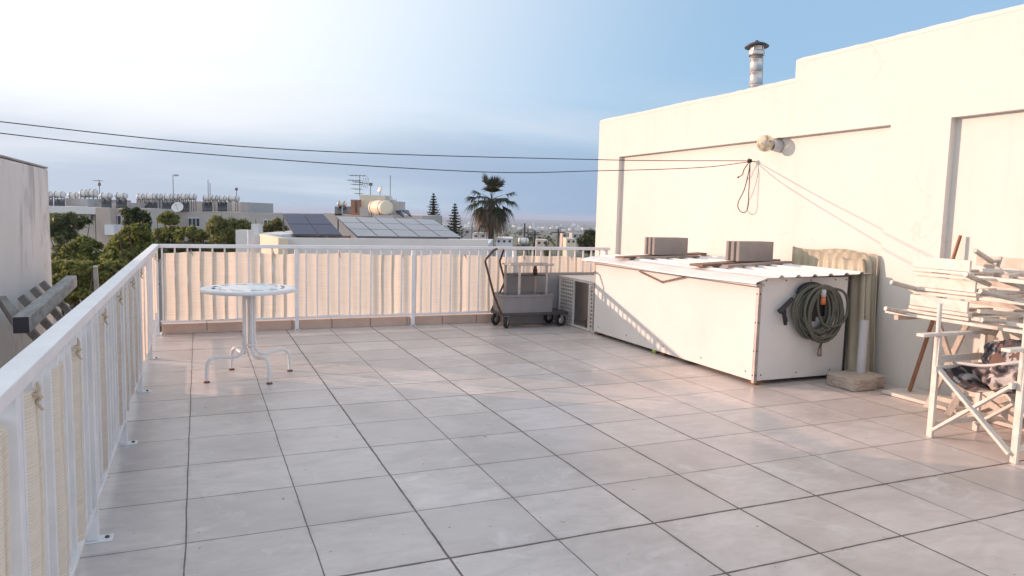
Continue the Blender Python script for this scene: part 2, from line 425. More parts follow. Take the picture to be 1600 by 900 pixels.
M['collector'] = pv_mat('dark_collector_glass', (.035, .038, .048), 1, .4)
M['alu'] = flat('aluminium_frame', (.16, .16, .18), .4, .4)
M['leaf_citrus'] = leaf_mat('citrus_leaves', (.05, .068, .02), (.185, .21, .06), (.34, .335, .10))
M['leaf_dark'] = leaf_mat('dark_leaves', (.022, .034, .015), (.06, .08, .03), (.10, .12, .04))
M['leaf_feather'] = leaf_mat('feathery_leaves', (.04, .06, .024), (.105, .135, .05), (.17, .185, .075))
M['leaf_willow'] = leaf_mat('pale_willow_leaves', (.06, .072, .025), (.16, .175, .055), (.25, .25, .09))
M['leaf_palm'] = leaf_mat('palm_leaves', (.020, .026, .014), (.045, .052, .024), (.075, .075, .035))
M['leaf_dead'] = leaf_mat('dead_palm_leaves', (.12, .09, .065), (.20, .15, .105), (.28, .215, .15))
M['leaf_arau'] = leaf_mat('conifer_needles', (.010, .017, .012), (.022, .034, .022), (.032, .045, .026))

# ------------------------------------------------------------------ world, sun
SUN = V((-1, .74, .242)).normalized()       # towards the sun
elev = math.asin(SUN.z); azim = math.atan2(SUN.x, SUN.y)
W = bpy.data.worlds.new('World'); S.world = W; W.use_nodes = True
t = W.node_tree; bg = t.nodes['Background']
sky = t.nodes.new('ShaderNodeTexSky'); sky.sky_type = 'NISHITA'; sky.sun_disc = False
sky.sun_elevation = elev; sky.sun_rotation = azim
sky.air_density = 1.0; sky.dust_density = .6; sky.ozone_density = 2.0; sky.altitude = 50
tc = t.nodes.new('ShaderNodeTexCoord')
D = tc.outputs['Generated']
sep = t.nodes.new('ShaderNodeSeparateXYZ'); lk(t, D, sep.inputs[0])
# cloud plane coordinates: direction divided by height, so that clouds flatten towards the horizon
zc = math_node(t, 'ADD', math_node(t, 'MAXIMUM', sep.outputs[2], 0.0), .16)
cx = math_node(t, 'DIVIDE', sep.outputs[0], zc); cy = math_node(t, 'DIVIDE', sep.outputs[1], zc)
cb = t.nodes.new('ShaderNodeCombineXYZ'); lk(t, cx, cb.inputs[0]); lk(t, cy, cb.inputs[1])
mp = t.nodes.new('ShaderNodeMapping'); mp.inputs['Rotation'].default_value = (0, 0, .42); mp.inputs['Scale'].default_value = (.42, 1.0, 1); mp.inputs['Location'].default_value = (1.3, 4.4, 0)
lk(t, cb.outputs[0], mp.inputs[0])
cl = noise(t, .55, 8, .52, mp.outputs[0], .35)
veil = noise(t, .25, 5, .5, mp.outputs[0], .2)
def mr(x, a, b_, lo=0., hi=1., it='SMOOTHSTEP'):
    n = t.nodes.new('ShaderNodeMapRange'); n.interpolation_type = it; lk(t, x, n.inputs[0])
    for k_, v_ in ((1, a), (2, b_), (3, lo), (4, hi)): n.inputs[k_].default_value = v_
    return n.outputs[0]
tint = mixc(t, 1.0, sky.outputs[0], (.85, 1.0, 1.25), 'MULTIPLY')
# thin high veil that pales the blue, thickest and whitest around the sun
c0 = mixc(t, .66, tint, (3.95, 6.05, 8.2))
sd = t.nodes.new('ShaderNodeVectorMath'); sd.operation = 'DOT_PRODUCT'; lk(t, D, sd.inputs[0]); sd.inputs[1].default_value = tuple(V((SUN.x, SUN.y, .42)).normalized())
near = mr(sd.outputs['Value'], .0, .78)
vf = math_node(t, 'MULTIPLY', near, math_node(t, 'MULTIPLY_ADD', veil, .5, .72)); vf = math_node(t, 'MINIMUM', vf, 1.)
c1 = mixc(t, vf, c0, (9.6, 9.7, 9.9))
# low grey-blue haze and cloud bank with a torn upper edge
edge = math_node(t, 'ADD', sep.outputs[2], math_node(t, 'MULTIPLY', math_node(t, 'SUBTRACT', cl, .5), -.34))
low = mr(edge, .025, .175, 1., 0.)
c2 = mixc(t, math_node(t, 'MULTIPLY', low, .93), c1, mixc(t, near, (2.8, 3.85, 5.55), (4.6, 5.3, 6.4)))
# paler pinkish streaks along it
band = math_node(t, 'MULTIPLY', mr(sep.outputs[2], .03, .09), mr(sep.outputs[2], .12, .2, 1., 0.))
cm2 = ramp(t, cl, [(.36, 1.), (.50, 0.)])
c4 = mixc(t, math_node(t, 'MULTIPLY', math_node(t, 'MULTIPLY', cm2, band), .40), c2, (7.0, 6.8, 7.4))
# unseen bright sky band behind the camera, added to fill the shaded faces
back_fill = math_node(t, 'MULTIPLY', mr(sep.outputs[1], -.75, -.05, 1., 0.), mr(sep.outputs[2], .15, .7, 1., 0.))
c5 = mixc(t, math_node(t, 'MULTIPLY', back_fill, ramp(t, cl, [(.25, .55), (.6, 1.)])), c4, (13.0, 13.6, 15.2))
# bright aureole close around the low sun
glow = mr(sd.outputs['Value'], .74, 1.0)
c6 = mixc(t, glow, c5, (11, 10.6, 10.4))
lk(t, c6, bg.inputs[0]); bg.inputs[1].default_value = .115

sl = bpy.data.lights.new('sun', 'SUN'); sl.energy = 4.8; sl.angle = math.radians(.5); sl.color = (1.0, .63, .47)
so = bpy.data.objects.new('sun', sl); COL.objects.link(so)
so.rotation_euler = SUN.to_track_quat('Z', 'Y').to_euler(); so.location = (-20, 15, 20)
vs = S.view_settings; vs.view_transform = 'Standard'; vs.look = 'None'; vs.exposure = 0.04; vs.gamma = 1; vs.use_curve_mapping = False

# ------------------------------------------------------------------ terrace
fl = MB().box((-.55, -4, -7.2), (6.52, 10.17, 0)).build('terrace_floor', M['floor']); tag(fl, kind='structure')
kb = thing('tiled_kerb', (2.6, 10.08, 0), 'low kerb of pinkish tiles under the far railing', 'kerb')
for i in range(13):
    x0 = -.44 + i*.525; MB().box((x0+.003, 10.0, .0), (x0+.520, 10.15, .125)).build('kerb_tile', M['kerb'], kb, bevel=.004)

# railings -----------------------------------------------------------
def foot(mb, x, y, dx):
    mb.box((x-.035, y-.03, 0), (x+.035, y+.03, .006))
def railing(name, label, pts_axis, a0, a1, fixed, posts, inward, hd=.0095):
    """pts_axis 0: runs along X at Y=fixed; 1: runs along Y at X=fixed"""
    mid = (a0+a1)/2
    root = thing(name, (mid, fixed, 0) if pts_axis == 0 else (fixed, mid, 0), label, 'railing', 'white metal railings of the terrace')
    def P(a, b, z): return (a, fixed+b, z) if pts_axis == 0 else (fixed+b, a, z)
    def bx(a_0, a_1, b0, b1, z0, z1):
        p, q = P(a_0, b0, z0), P(a_1, b1, z1)
        return MB().box((min(p[0], q[0]), min(p[1], q[1]), z0), (max(p[0], q[0]), max(p[1], q[1]), z1))
    bx(a0, a1, -.038, .038, 1.085, 1.13).build('top_rail', M['rail'], root, bevel=.004)
    bx(a0, a1, -.018, .018, .152, .176).build('bottom_rail', M['rail'], root, bevel=.003)
    for q in posts:
        po = bx(q-.025, q+.025, -.0255, .0255, .006, 1.0845).build('post', M['rail'], root, bevel=.003)
        fp = bx(q-.04, q+.04, *((-.03, .085) if inward > 0 else (-.045, .03)), 0, .0055)
        fp.build('foot_plate', M['rail'], po, bevel=.0015)
        c = P(q, .06*inward if inward > 0 else -.036, .0055)
        MB().lathe(c, [(0, .009), (.009, .008), (.011, 0)], 8).build('bolt', M['screw'], po)
    n = int((a1-a0)/.1445); k = 0
    for i in range(n+1):
        a = a0+.03+i*(a1-a0-.06)/n
        if min(abs(a-q) for q in posts) < .05: continue
        bx(a-.0105, a+.0105, -hd, hd, .1755, 1.0855).build('picket', M['rail'], root, bevel=.002, seg=1); k += 1
    return root, [a0+.03+i*(a1-a0-.06)/n for i in range(n+1)]
r1, pk1 = railing('railing', 'long white metal railing running along the left side with a broad cap rail', 1, .25, 10.0, -.485, [.8, 2.33, 3.85, 5.4, 6.9, 8.4, 9.93], 1, .0125)
r2, pk2 = railing('railing', 'white metal railing across the far end of the terrace', 0, -.445, 5.96, 9.965, [1.19, 2.78, 4.33, 5.9], -1)
MB().box((5.9605, 9.94, 1.096), (5.963, 9.99, 1.122)).build('tube_hollow_shade', M['dark'], r2)  # dark plate on the solid rail end stands for the shaded hollow

def netting(name, label, axis, a0, a1, fixed, pks, ztop, zbot, side, matk, seed):
    rr = random.Random(seed)
    offs = [(a, ((-1 if k_ % 3 == 1 and rr.random() < .9 else 1) if axis == 1 else (1 if rr.random() < .62 else -1))) for k_, a in enumerate(pks)]
    def off(a):
        for (p, s), (q, s2) in zip(offs, offs[1:]):
            if p <= a <= q:
                f = min(1, max(0, ((a-p)/(q-p)-.17)/.66)); f = f*f*(3-2*f); return (s*(1-f)+s2*f)
        return 1
    ph = [rr.uniform(0, 6.28) for _ in range(6)]
    def fn(u, v):
        a = a0+(a1-a0)*u
        sag = .016*math.sin(a*4.1+ph[0])+.010*math.sin(a*9.7+ph[1])
        zt = ztop(u)+sag*.6; zb = zbot(u)+.012*math.sin(a*6.3+ph[2])
        z = zb+(zt-zb)*v
        o = off(a)*(.0175 if axis == 0 else .0215)*side+.003*math.sin(a*43+ph[3]+v*1.5)+.0025*math.sin(v*7+a*5+ph[4])
        return (a, fixed+o, z) if axis == 0 else (fixed+o, a, z)
    mb = MB().grid(fn, int((a1-a0)/.012), 14)
    root = thing(name, ((a0+a1)/2, fixed, .14) if axis == 0 else (fixed, (a0+a1)/2, .14), label, 'netting', 'privacy netting tied to the railings')
    cl_ = mb.build('cloth', M[matk], root)
    for k in range(int((a1-a0)/.9)):
        a = a0+.35+k*.9+rr.uniform(-.08, .08); u_ = (a-a0)/(a1-a0)
        z = ztop(u_)-.012
        t_ = MB()
        pts = [fn(u_, 1)]
        b = -side*.026
        def Q(da, db, dz): return (a+da, fixed+db, z+dz) if axis == 0 else (fixed+db, a+da, z+dz)
        t_.tube([Q(0, side*.02, 0), Q(-.012, b*.5, .012), Q(-.008, b, .014), Q(.008, b*1.25, .0), Q(.012, b*.8, -.018), Q(.02, b*1.4, -.045)], [.004, .006, .009, .009, .006, .004], 6)
        t_.tube([Q(0, b, .008), Q(-.005, b*1.2, .03), Q(-.008, b*1.1, .05)], [.009, .007, .003], 6)
        t_.build('tie', M['tie'], root)
    return root
netting('privacy_netting', 'long beige woven netting tied along most of the left railing', 1, .35, 7.88, -.485, pk1, lambda u: 1.02, lambda u: .185, -1, 'cloth_y', 3)
netting('privacy_netting', 'short beige netting piece at the far end of the left railing', 1, 8.93, 9.9, -.485, pk1, lambda u: 1.02, lambda u: .33, -1, 'cloth_y', 8)
netting('privacy_netting', 'sunlit beige privacy netting tied across the far railing', 0, -.40, 5.93, 9.968, pk2, lambda u: 1.035-.06*u, lambda u: .172, 1, 'cloth_x', 5)

# white building on the right ----------------------------------------
wb = thing('white_building', (9, 4, 0), 'white rendered building with two recessed wall panels on the right', 'building')
X0, XR, XB = 6.40, 6.475, 12.0
w = MB()
w.box((XR, 6.68, -7.2), (XB, 11.18, 3.25)); w.box((XR, -2.5, -7.2), (XB, 6.68, 3.465))
w.box((X0, 10.5, -7.2), (XR, 11.18, 3.25))           # far pier
w.box((X0, 6.68, 2.6), (XR, 10.5, 3.25)); w.box((X0, 5.34, 2.6), (XR, 6.68, 3.465))   # band above recess
w.box((X0, 4.70, -7.2), (XR, 5.34, 3.465)); w.box((X0, -2.5, 2.6), (XR, 4.70, 3.465)); w.box((X0, -2.5, -7.2), (XR, 1.6, 2.6))
wo = w.build('wall', M['wall'], wb)
# softened, slightly uneven render along the parapet edges
def crest(y0, y1, z, seed):
    rr = random.Random(seed)
    n = max(4, int((y1-y0)/.09)); mb = MB(); vs = []; fs = []
    for i in range(n+1):
        y = y0+(y1-y0)*i/n; dz = rr.uniform(-.003, .005)+.003*math.sin(y*3)
        vs += [(X0-.003, y, z-.03), (X0+.004+rr.uniform(0, .004), y, z+.006+dz*.6), (X0+.03, y, z+.020+dz), (X0+.30, y, z+.022+dz)]
    for i in range(n):
        for j in range(3): fs.append((i*4+j, (i+1)*4+j, (i+1)*4+j+1, i*4+j+1))
    k = n*4
    mb.add(vs, fs, True); mb.add([vs[0], vs[1], vs[2], vs[3]], [(0, 1, 2, 3)]); mb.add(vs[k:k+4], [(3, 2, 1, 0)])
    return mb.build('coping', M['wall'], wb)
crest(6.68, 11.18, 3.25, 1); crest(-2.5, 6.68, 3.465, 2)

# flue
fb = V((6.95, 7.95, 3.25))
fu = thing('flue_pipe', fb, 'galvanised flue pipe with a dark conical cap on the roof', 'chimney')
ax = (V((6.95, 7.99, 3.93))-fb)
tilt = V((0, 0, 1)).rotation_difference(ax.normalized()).to_matrix()
prof = []
for i in range(4):
    z = i*.1725; prof += [(.086, z), (.086, z+.164), (.0885, z+.167), (.0885, z+.172)]
MB().lathe(fb, prof, 20, tilt).build('pipe', M['flue'], fu)
MB().lathe(fb+tilt@V((0, 0, .60)), [(.10, -.03), (.105, -.02), (.105, .02), (.10, .03)], 20, tilt).build('collar', M['flue'], fu)
st_ = MB()
for a in range(4):
    o = V((.09*math.cos(a*1.571+.4), .09*math.sin(a*1.571+.4), 0))
    st_.beam(fb+tilt@(o+V((0, 0, .61))), fb+tilt@(o+V((0, 0, .70))), .012, .012)
st_.build('strut', M['flue'], fu)
MB().lathe(fb+tilt@V((0, 0, .68)), [(.155, 0), (.16, .01), (.12, .04), (.05, .068), (.025, .075), (.022, .09), (0, .095)], 24, tilt).build('cap', M['dark'], fu)
MB().lathe(fb+tilt@V((0, 0, .68)), [(.155, 0.001), (.06, .03), (0, .045)], 24, tilt).build('cap_underside', M['dark'], fu)

# wall lamp
lc = atX(1196, 224, 6.27)
wl = thing('wall_lamp', (XR, lc.y-.06, lc.z), 'round glass bulkhead lamp high on the white wall', 'lamp')
rx = Matrix.Rotation(-math.pi/2, 3, 'Y')
base = V((XR, lc.y-.02, lc.z-.02))
MB().lathe(base, [(0, 0), (.075, .001), (.078, .03), (.07, .07), (.062, .12), (.058, .13)], 20, rx).build('lamp_base', M['pipe'], wl)
g = MB().lathe(lc, [(.101*math.sin(math.pi*i/14), -.101*math.cos(math.pi*i/14)) for i in range(15)], 24).build('globe', M['globe'], wl)
MB().lathe(lc+V((.02, 0, 0)), [(0, -.03), (.028, -.03), (.034, .01), (.02, .05), (0, .055)], 12, rx).build('bulb', M['pipe'], g)

# clothes lines and knot
kn = V((6.40, 7.36, 2.355))
hk = thing('wall_hook', (XR, 7.36, 2.35), 'small hook in the white wall holding both black lines', 'hook')
MB().tube([(XR, 7.36, 2.35), (6.43, 7.36, 2.352), (6.395, 7.36, 2.36), (6.38, 7.36, 2.385)], .007, 6).build('hook', M['chain'], hk)
def sagline(pts, n=60):
    # smooth curve through points (Catmull-Rom)
    P = [V(p) for p in pts]; P = [P[0]*2-P[1]]+P+[P[-1]*2-P[-2]]; out = []
    m = len(P)-3
    for i in range(m):
        for k in range(n//m):
            s = k/(n//m); a, b_, c, d = P[i:i+4]
            out.append(.5*((2*b_)+(c-a)*s+(2*a-5*b_+4*c-d)*s*s+(3*b_-a-3*c+d)*s**3))
    out.append(P[-2]); return out
c1p = [atY(0, 190, 7.8), atY(450, 233.5, 7.65), atY(935, 249.5, 7.5), kn]
c1p = [c1p[0]+(c1p[0]-c1p[1])*1.2+V((0, 0, .12))]+c1p
line1 = MB().tube(sagline(c1p), .0050, 6)
o = line1.build('cable', M['wire'], None, loc=kn); tag(o, 'upper of two black lines stretched above the terrace to the wall hook', 'cable')
c2p = [atY(0, 208, 7.8), atY(375, 245, 7.68), atY(750, 268.5, 7.55), atY(930, 267, 7.5), atY(1090, 262, 7.42), kn+V((0, .01, -.012))]
c2p = [c2p[0]+(c2p[0]-c2p[1])*1.4+V((0, 0, .12))]+c2p
o = MB().tube(sagline(c2p), .0050, 6).build('cable', M['wire'], None, loc=kn+V((0, 0, -.02))); tag(o, 'lower, more sagging black line stretched above the terrace', 'cable')
# knot with a hanging loop
kk = MB()
for i in range(5):
    a = i*1.3
    kk.tube([kn+V((-.01+.016*math.cos(a+q), .022*math.sin(a*2+q*1.7), .018*math.sin(q*2.2+a))) for q in np.linspace(0, 6, 14)], .0075, 6)
def LP(px, py): return atX(px, py, 6.385)
kk.tube(sagline([kn, LP(1170, 268), LP(1163, 296), LP(1154, 315), LP(1153.5, 325), LP(1159, 331.5), LP(1165, 331), LP(1169, 322), LP(1170, 300), LP(1171.5, 272), kn], 60), .0058, 6)
kk.tube(sagline([kn, LP(1167, 258), LP(1162, 266), LP(1160, 273), LP(1153.5, 276.5)], 24), .0058, 6)
kk.lathe(LP(1153.5, 277), [(0, -.014), (.012, -.006), (.012, .006), (0, .014)], 8)
o = kk.build('knotted_rope', M['wire'], None, loc=kn); tag(o, 'black knot with a loose loop hanging from the wall hook', 'rope')

# ------------------------------------------------------------------ table
tb = thing('round_table', (.43, 7.25, 0), 'round white metal garden table with four curved tube legs', 'table')
tcn = V((.43, 7.25, .84))
top = MB()
NR, NA = 0, 72
def ring(rr, z): return [tcn+V((rr*math.cos(2*math.pi*i/NA), rr*math.sin(2*math.pi*i/NA), z)) for i in range(NA)]
prof = [(.0, .0165), (.24, .0165), (.262, .0165), (.30, .0165), (.33, .0165), (.40, .0165), (.418, .013), (.425, .004), (.425, -.012), (.418, -.02), (.395, -.022), (.0, -.008)]
vs = []
for rr, z in prof: vs += ring(max(rr, .0005), z)
fs = []
for i in range(len(prof)-1):
    for j in range(NA):
        if i == 3 and (j % 6) in (0, 1, 2, 3): continue      # ring of pierced slots
        if i == 1 and (j % 9) in (0, 1): continue
        fs.append((i*NA+j, (i+1)*NA+j, (i+1)*NA+(j+1) % NA, i*NA+(j+1) % NA)[::-1])
top.add(vs, fs, True)
top.build('tabletop', M['tablewhite'], tb)
for k, (fx, fy) in enumerate([(.05, 7.10), (.579, 6.887), (.284, 7.605), (.815, 7.387)]):
    f = V((fx, fy, 0)); d = (f-V((.43, 7.25, 0))); d.z = 0; L = d.length; d.normalize()
    c = V((.43, 7.25, 0)); r0 = .048
    lg = MB().tube(sagline([c+d*r0+V((0, 0, .825)), c+d*r0+V((0, 0, .6)), c+d*r0+V((0, 0, .34)), c+d*(r0+.012)+V((0, 0, .27)), c+d*(r0+.06)+V((0, 0, .215)), c+d*(r0+.13)+V((0, 0, .21)),
                    c+d*(L-.09)+V((0, 0, .228)), c+d*(L-.03)+V((0, 0, .205)), c+d*(L-.006)+V((0, 0, .14)), c+d*L+V((0, 0, .012))], 70), .0165, 10)
    lo = lg.build('leg', M['tablewhite'], tb)
    MB().lathe(f, [(0, .0), (.027, .0), (.027, .010), (.018, .018)], 12).build('foot_cap', M['rust'], lo)
MB().tube([(.43, 7.25, .80), (.43, 7.25, .28)], .022, 12).build('column', M['tablewhite'], tb)
MB().lathe((.43, 7.25, .31), [(.073, 0), (.073, .018)], 16).build('clamp_ring', M['tablewhite'], tb)

# ------------------------------------------------------------------ white storage box
bxo = thing('storage_box', (5.56, 7.05, 0), 'large white storage box with a sheet metal lid beside the wall', 'box')
BX0, BX1, BY0, BY1 = 4.965, 6.15, 5.48, 8.66
BZ0, BZ1 = .045, 1.02
MB().box((BX0, BY0+.02, BZ0), (BX0+.02, BY1, BZ1)).build('front_panel', M['boxwhite'], bxo, bevel=.002)
MB().box((BX0+.021, BY0, BZ0), (BX1, BY0+.019, BZ1+.038)).build('end_panel', M['boxwhite'], bxo, bevel=.002)
MB().box((BX0+.021, BY1-.02, BZ0), (BX1-.021, BY1, BZ1+.03)).build('end_panel', M['boxwhite'], bxo)
MB().box((BX1-.02, BY0+.02, BZ0), (BX1, BY1, BZ1+.05)).build('back_panel', M['boxwhite'], bxo)
MB().box((BX0+.02, BY0+.02, BZ0), (BX1-.02, BY1-.02, BZ0+.02)).build('bottom_panel', M['trim'], bxo)
a = MB(); a.box((BX0-.004, BY0-.004, BZ0-.02), (BX0, BY0+.03, BZ1)); a.box((BX0-.004, BY0-.0065, BZ0-.02), (BX0+.032, BY0-.0035, BZ1+.01))
a.build('corner_angle', M['trim'], bxo)
a = MB(); a.box((BX0-.004, BY1-.03, BZ0), (BX0-.001, BY1+.004, BZ1-.03)); a.build('corner_angle', M['trim'], bxo)
a = MB(); a.box((BX1-.025, BY0-.004, BZ0), (BX1+.004, BY0-.001, BZ1+.05)); a.build('corner_angle', M['dark'], bxo)
for (x, y) in ((5.03, 5.53), (6.08, 5.53), (5.03, 8.58), (6.08, 8.58), (5.03, 7.05), (6.08, 7.05)):
    MB().box((x-.04, y-.04, 0), (x+.04, y+.04, BZ0)).build('foot', M['rust'], bxo)
sc_ = MB()
def screw(p, ax_):
    m_ = Matrix.Rotation(-math.pi/2, 3, 'Y') if ax_ == 0 else Matrix.Rotation(math.pi/2, 3, 'X')
    sc_.lathe(p, [(.008, 0), (.007, .004), (0, .005)], 8, m_)
for z in (.1, .34, .62, .9):
    screw((BX0-.004, BY0+.018, z), 0); screw((BX0+.016, BY0-.0065, z), 1)
for x in (5.05, 5.3, 5.62, 5.95, 6.1): screw((x, BY0, 1.03 if x > 5.02 else .99), 1)
for x in (5.05, 5.5, 5.95): screw((x, BY0, .10), 1)
for y in (5.6, 6.3, 7.0, 7.8, 8.5): screw((BX0, y, .12), 0)
sc_.build('screw', M['screw'], bxo)
# lid: flat front flashing and ribbed sheet whose ribs run along the box
lid = MB()
LY0, LY1 = 5.36, 8.76
prof = [(4.815, 1.008), (4.818, 1.020), (4.95, 1.064)]
x = 4.95; zr = lambda x: 1.064+(x-4.95)*.030
while x < 6.25:
    prof += [(x+.14, zr(x+.14)), (x+.16, zr(x+.15)+.022), (x+.19, zr(x+.19)+.022), (x+.21, zr(x+.21))]; x += .21
prof.append((6.33, zr(6.33)))
n = len(prof); NY = 24
vs = []; fs = []
for j in range(NY+1):
    y = LY0+(LY1-LY0)*j/NY
    for i, (xx, zz) in enumerate(prof):
        wv = .004*math.sin(y*2.3+xx*3)+(.006*math.sin(y*1.7) if i < 2 else 0)
        vs.append((xx, y, zz+wv))
k = len(vs); vs += [(v[0], v[1], v[2]-.0035) for v in vs]
for j in range(NY):
    for i in range(n-1):
        q = (j*n+i, j*n+i+1, (j+1)*n+i+1, (j+1)*n+i); fs.append(q); fs.append(tuple(z+k for z in q[::-1]))
for j in range(NY):
    fs.append((j*n, (j+1)*n, (j+1)*n+k, j*n+k)); fs.append((j*n+n-1, j*n+n-1+k, (j+1)*n+n-1+k, (j+1)*n+n-1))
for i in range(n-1):
    fs.append((i, i+k, i+1+k, i+1)); q = NY*n+i; fs.append((q, q+1, q+1+k, q+k))
lid.add(vs, fs)
ld = lid.build('lid', M['roofwhite'], bxo)
MB().box((4.86, 5.40, .985), (BX0-.006, 8.72, 1.006)).build('lid_batten', M['trim'], bxo)
# chain: links hanging in a V under the lid
cpts = [V((BX0-.02, atX(1000, 424, BX0-.02).y, .952)), V((BX0-.015, atX(1034, 443, BX0-.015).y, .868)), V((BX0-.02, atX(1070, 431, BX0-.02).y, .965))]
ch = MB()
def link(p, d, flip):
    d = d.normalized(); sd_ = d.cross(V((1, 0, 0))).normalized() if flip else V((1, 0, 0))
    ch.tube([p+d*(.019*math.cos(a))+sd_*(.010*math.sin(a)) for a in np.linspace(0, 2*math.pi, 11)], .0042, 5, False)
for p, q in zip(cpts, cpts[1:]):
    L = (q-p).length; n_ = int(L/.027)
    for i in range(n_+1): link(p+(q-p)*(i/n_), q-p, i % 2)
ch.build('chain', M['chain'], bxo)

o = MB().lathe((0, 0, 0), [(0, -.03), (.02, -.024), (.032, 0), (.02, .024), (0, .03)], 12)
bp = V((4.99, 7.20, .031)); o.v = [(v[0]+bp.x, v[1]+bp.y, v[2]+bp.z) for v in o.v]
o = o.build('tennis_ball', M['tennis'], None, loc=bp-V((0, 0, .031))); tag(o, 'worn yellow green ball wedged under the white storage box', 'ball')

# planks and concrete blocks on the lid
def plank(name, p, q, w_, h_, mat, label):
    p, q = V(p), V(q)
    o_ = MB().beam(p, q, w_, h_).build(name, M[mat], None, loc=(p+q)/2-V((0, 0, h_/2)), bevel=.003); return tag(o_, label, 'plank')
zl = 1.118
plank('wooden_plank', (4.90, 7.94, 1.098), (6.36, 8.16, 1.142), .17, .024, 'plank', 'brown plank under the block at the far end of the lid')
plank('wooden_plank', (5.02, 6.54, 1.103), (6.36, 6.80, 1.144), .19, .026, 'plank', 'brown plank under the larger looking nearer block on the lid')
plank('wooden_plank', (5.10, 7.82, 1.103), (5.98, 7.76, 1.129), .10, .022, 'greyplank', 'short weathered plank in front of the far block on the lid')
plank('wooden_plank', (5.25, 6.34, 1.107), (6.30, 6.50, 1.140), .09, .024, 'greyplank', 'thin weathered plank along the near side of the near block')
def cblock(c, yaw, label):
    """hollow block lying so that its grooved end faces the sun"""
    root = thing('concrete_block', c, label, 'block', 'grey blocks weighing down the lid')
    m_ = Matrix.Rotation(yaw, 3, 'Z')
    L, Wd, H = .57, .20, .225
    mb = MB()
    out = [(-L/2, -Wd/2), (L/2, -Wd/2), (L/2, Wd/2), (-L/2, Wd/2), (-L/2, Wd*.30), (-L/2+.03, Wd*.26), (-L/2+.03, Wd*.16), (-L/2, Wd*.12), (-L/2, -.10*Wd), (-L/2+.03, -.14*Wd), (-L/2+.03, -.24*Wd), (-L/2, -.28*Wd)]
    vs_ = [V(c)+m_@V((x_, y_, 0)) for x_, y_ in out]+[V(c)+m_@V((x_, y_, H)) for x_, y_ in out]
    n_ = len(out)
    mb.add(vs_, [tuple(range(n_))[::-1], tuple(range(n_, 2*n_))]+[(i, (i+1) % n_, (i+1) % n_+n_, i+n_) for i in range(n_)])
    mb.build('block_body', M['block'], root, bevel=.004)
    return root
cblock((5.67, 8.03, 1.133), .10, 'grey concrete block at the far end of the box lid')
cblock((5.88, 6.68, 1.142), .13, 'grey concrete block nearer the camera on the box lid')

# hose on its holder
HY = BY0-.002
hh = thing('hose_holder', (5.60, HY, .95), 'black plastic hose holder screwed to the end of the white box', 'holder')
MB().tube(sagline([(5.42, HY-.05, .90), (5.47, HY-.055, .965), (5.58, HY-.06, .985), (5.70, HY-.055, .955), (5.76, HY-.05, .88)], 24), [.034]*24+[.034], 8).build('cradle', M['black'], hh)
a = MB(); a.box((5.52, HY-.03, .66), (5.86, HY-.004, .93)); a.build('back_plate', M['black'], hh, bevel=.01)
MB().box((5.60, HY-.055, .62), (5.66, HY-.03, .70)).build('peg', M['black'], hh, bevel=.004)
rr = random.Random(11); hp = []
turns = 14
for i in range(turns*26+1):
    a_ = 2*math.pi*i/26
    tn = a_/(2*math.pi)
    wob1 = .5+.5*math.sin(tn*2.399+.5); wob2 = .5+.5*math.sin(tn*1.7+2)
    rx_ = .19+.07*wob1; rz_ = .225+.04*wob2
    cx_ = 5.64+.07*math.sin(tn*1.9+1.0); top_ = .985-.035*wob2
    cz_ = top_-rz_
    hp.append(V((cx_+rx_*math.sin(a_), HY-.05-.075*(.5+.5*math.sin(tn*2.1)), cz_+rz_*math.cos(a_))))
hs = thing('garden_hose', (5.62, HY-.08, .42), 'coiled green garden hose hanging on the box end', 'hose')
MB().tube(hp, .0135, 8).build('coil', M['hose'], hs)
MB().tube(sagline([hp[-1], V((5.90, HY-.14, .93)), V((6.0, HY-.13, .76)), V((5.93, HY-.13, .60)), V((5.72, HY-.13, .58)), V((5.62, HY-.12, .72)), V((5.60, HY-.12, .90))], 40), .0135, 8).build('loose_turn', M['hose'], hs)
MB().tube(sagline([V((5.55, HY-.11, .50)), V((5.66, HY-.11, .42)), V((5.69, HY-.10, .47)), V((5.73, HY-.08, .42)), V((5.735, HY-.06, .34))], 30), .0125, 8).build('hose_end', M['hose'], hs)
MB().lathe((5.735, HY-.06, .265), [(0, 0), (.022, 0), (.024, .03), (.019, .035), (.02, .075), (.014, .085), (0, .085)], 12).build('tap_connector', M['chain'], hs)
MB().lathe((5.655, HY-.135, .80), [(0, 0), (.022, 0), (.026, .02), (.026, .06), (.02, .075), (0, .075)], 12).build('orange_connector', M['orange'], hs)
MB().lathe((5.655, HY-.135, .876), [(0, 0), (.025, 0), (.026, .06), (.02, .07), (0, .07)], 12).build('grey_connector', M['greyplastic'], hs)
sg = MB(); sg.tube([(5.33, HY-.06, .86), (5.27, HY-.065, .81), (5.19, HY-.07, .745), (5.172, HY-.07, .733)], [.018, .022, .026, .030], 8); sg.tube([(5.225, HY-.065, .775), (5.24, HY-.06, .70), (5.27, HY-.055, .60)], [.02, .022, .017], 8)
sg.tube([(5.19, HY-.09, .73), (5.225, HY-.105, .68), (5.255, HY-.09, .64)], .008, 6)
o = sg.build('spray_gun', M['black'], None, loc=(5.27, HY-.06, .6)); tag(o, 'dark spray gun hanging left of the coiled hose', 'spray gun')

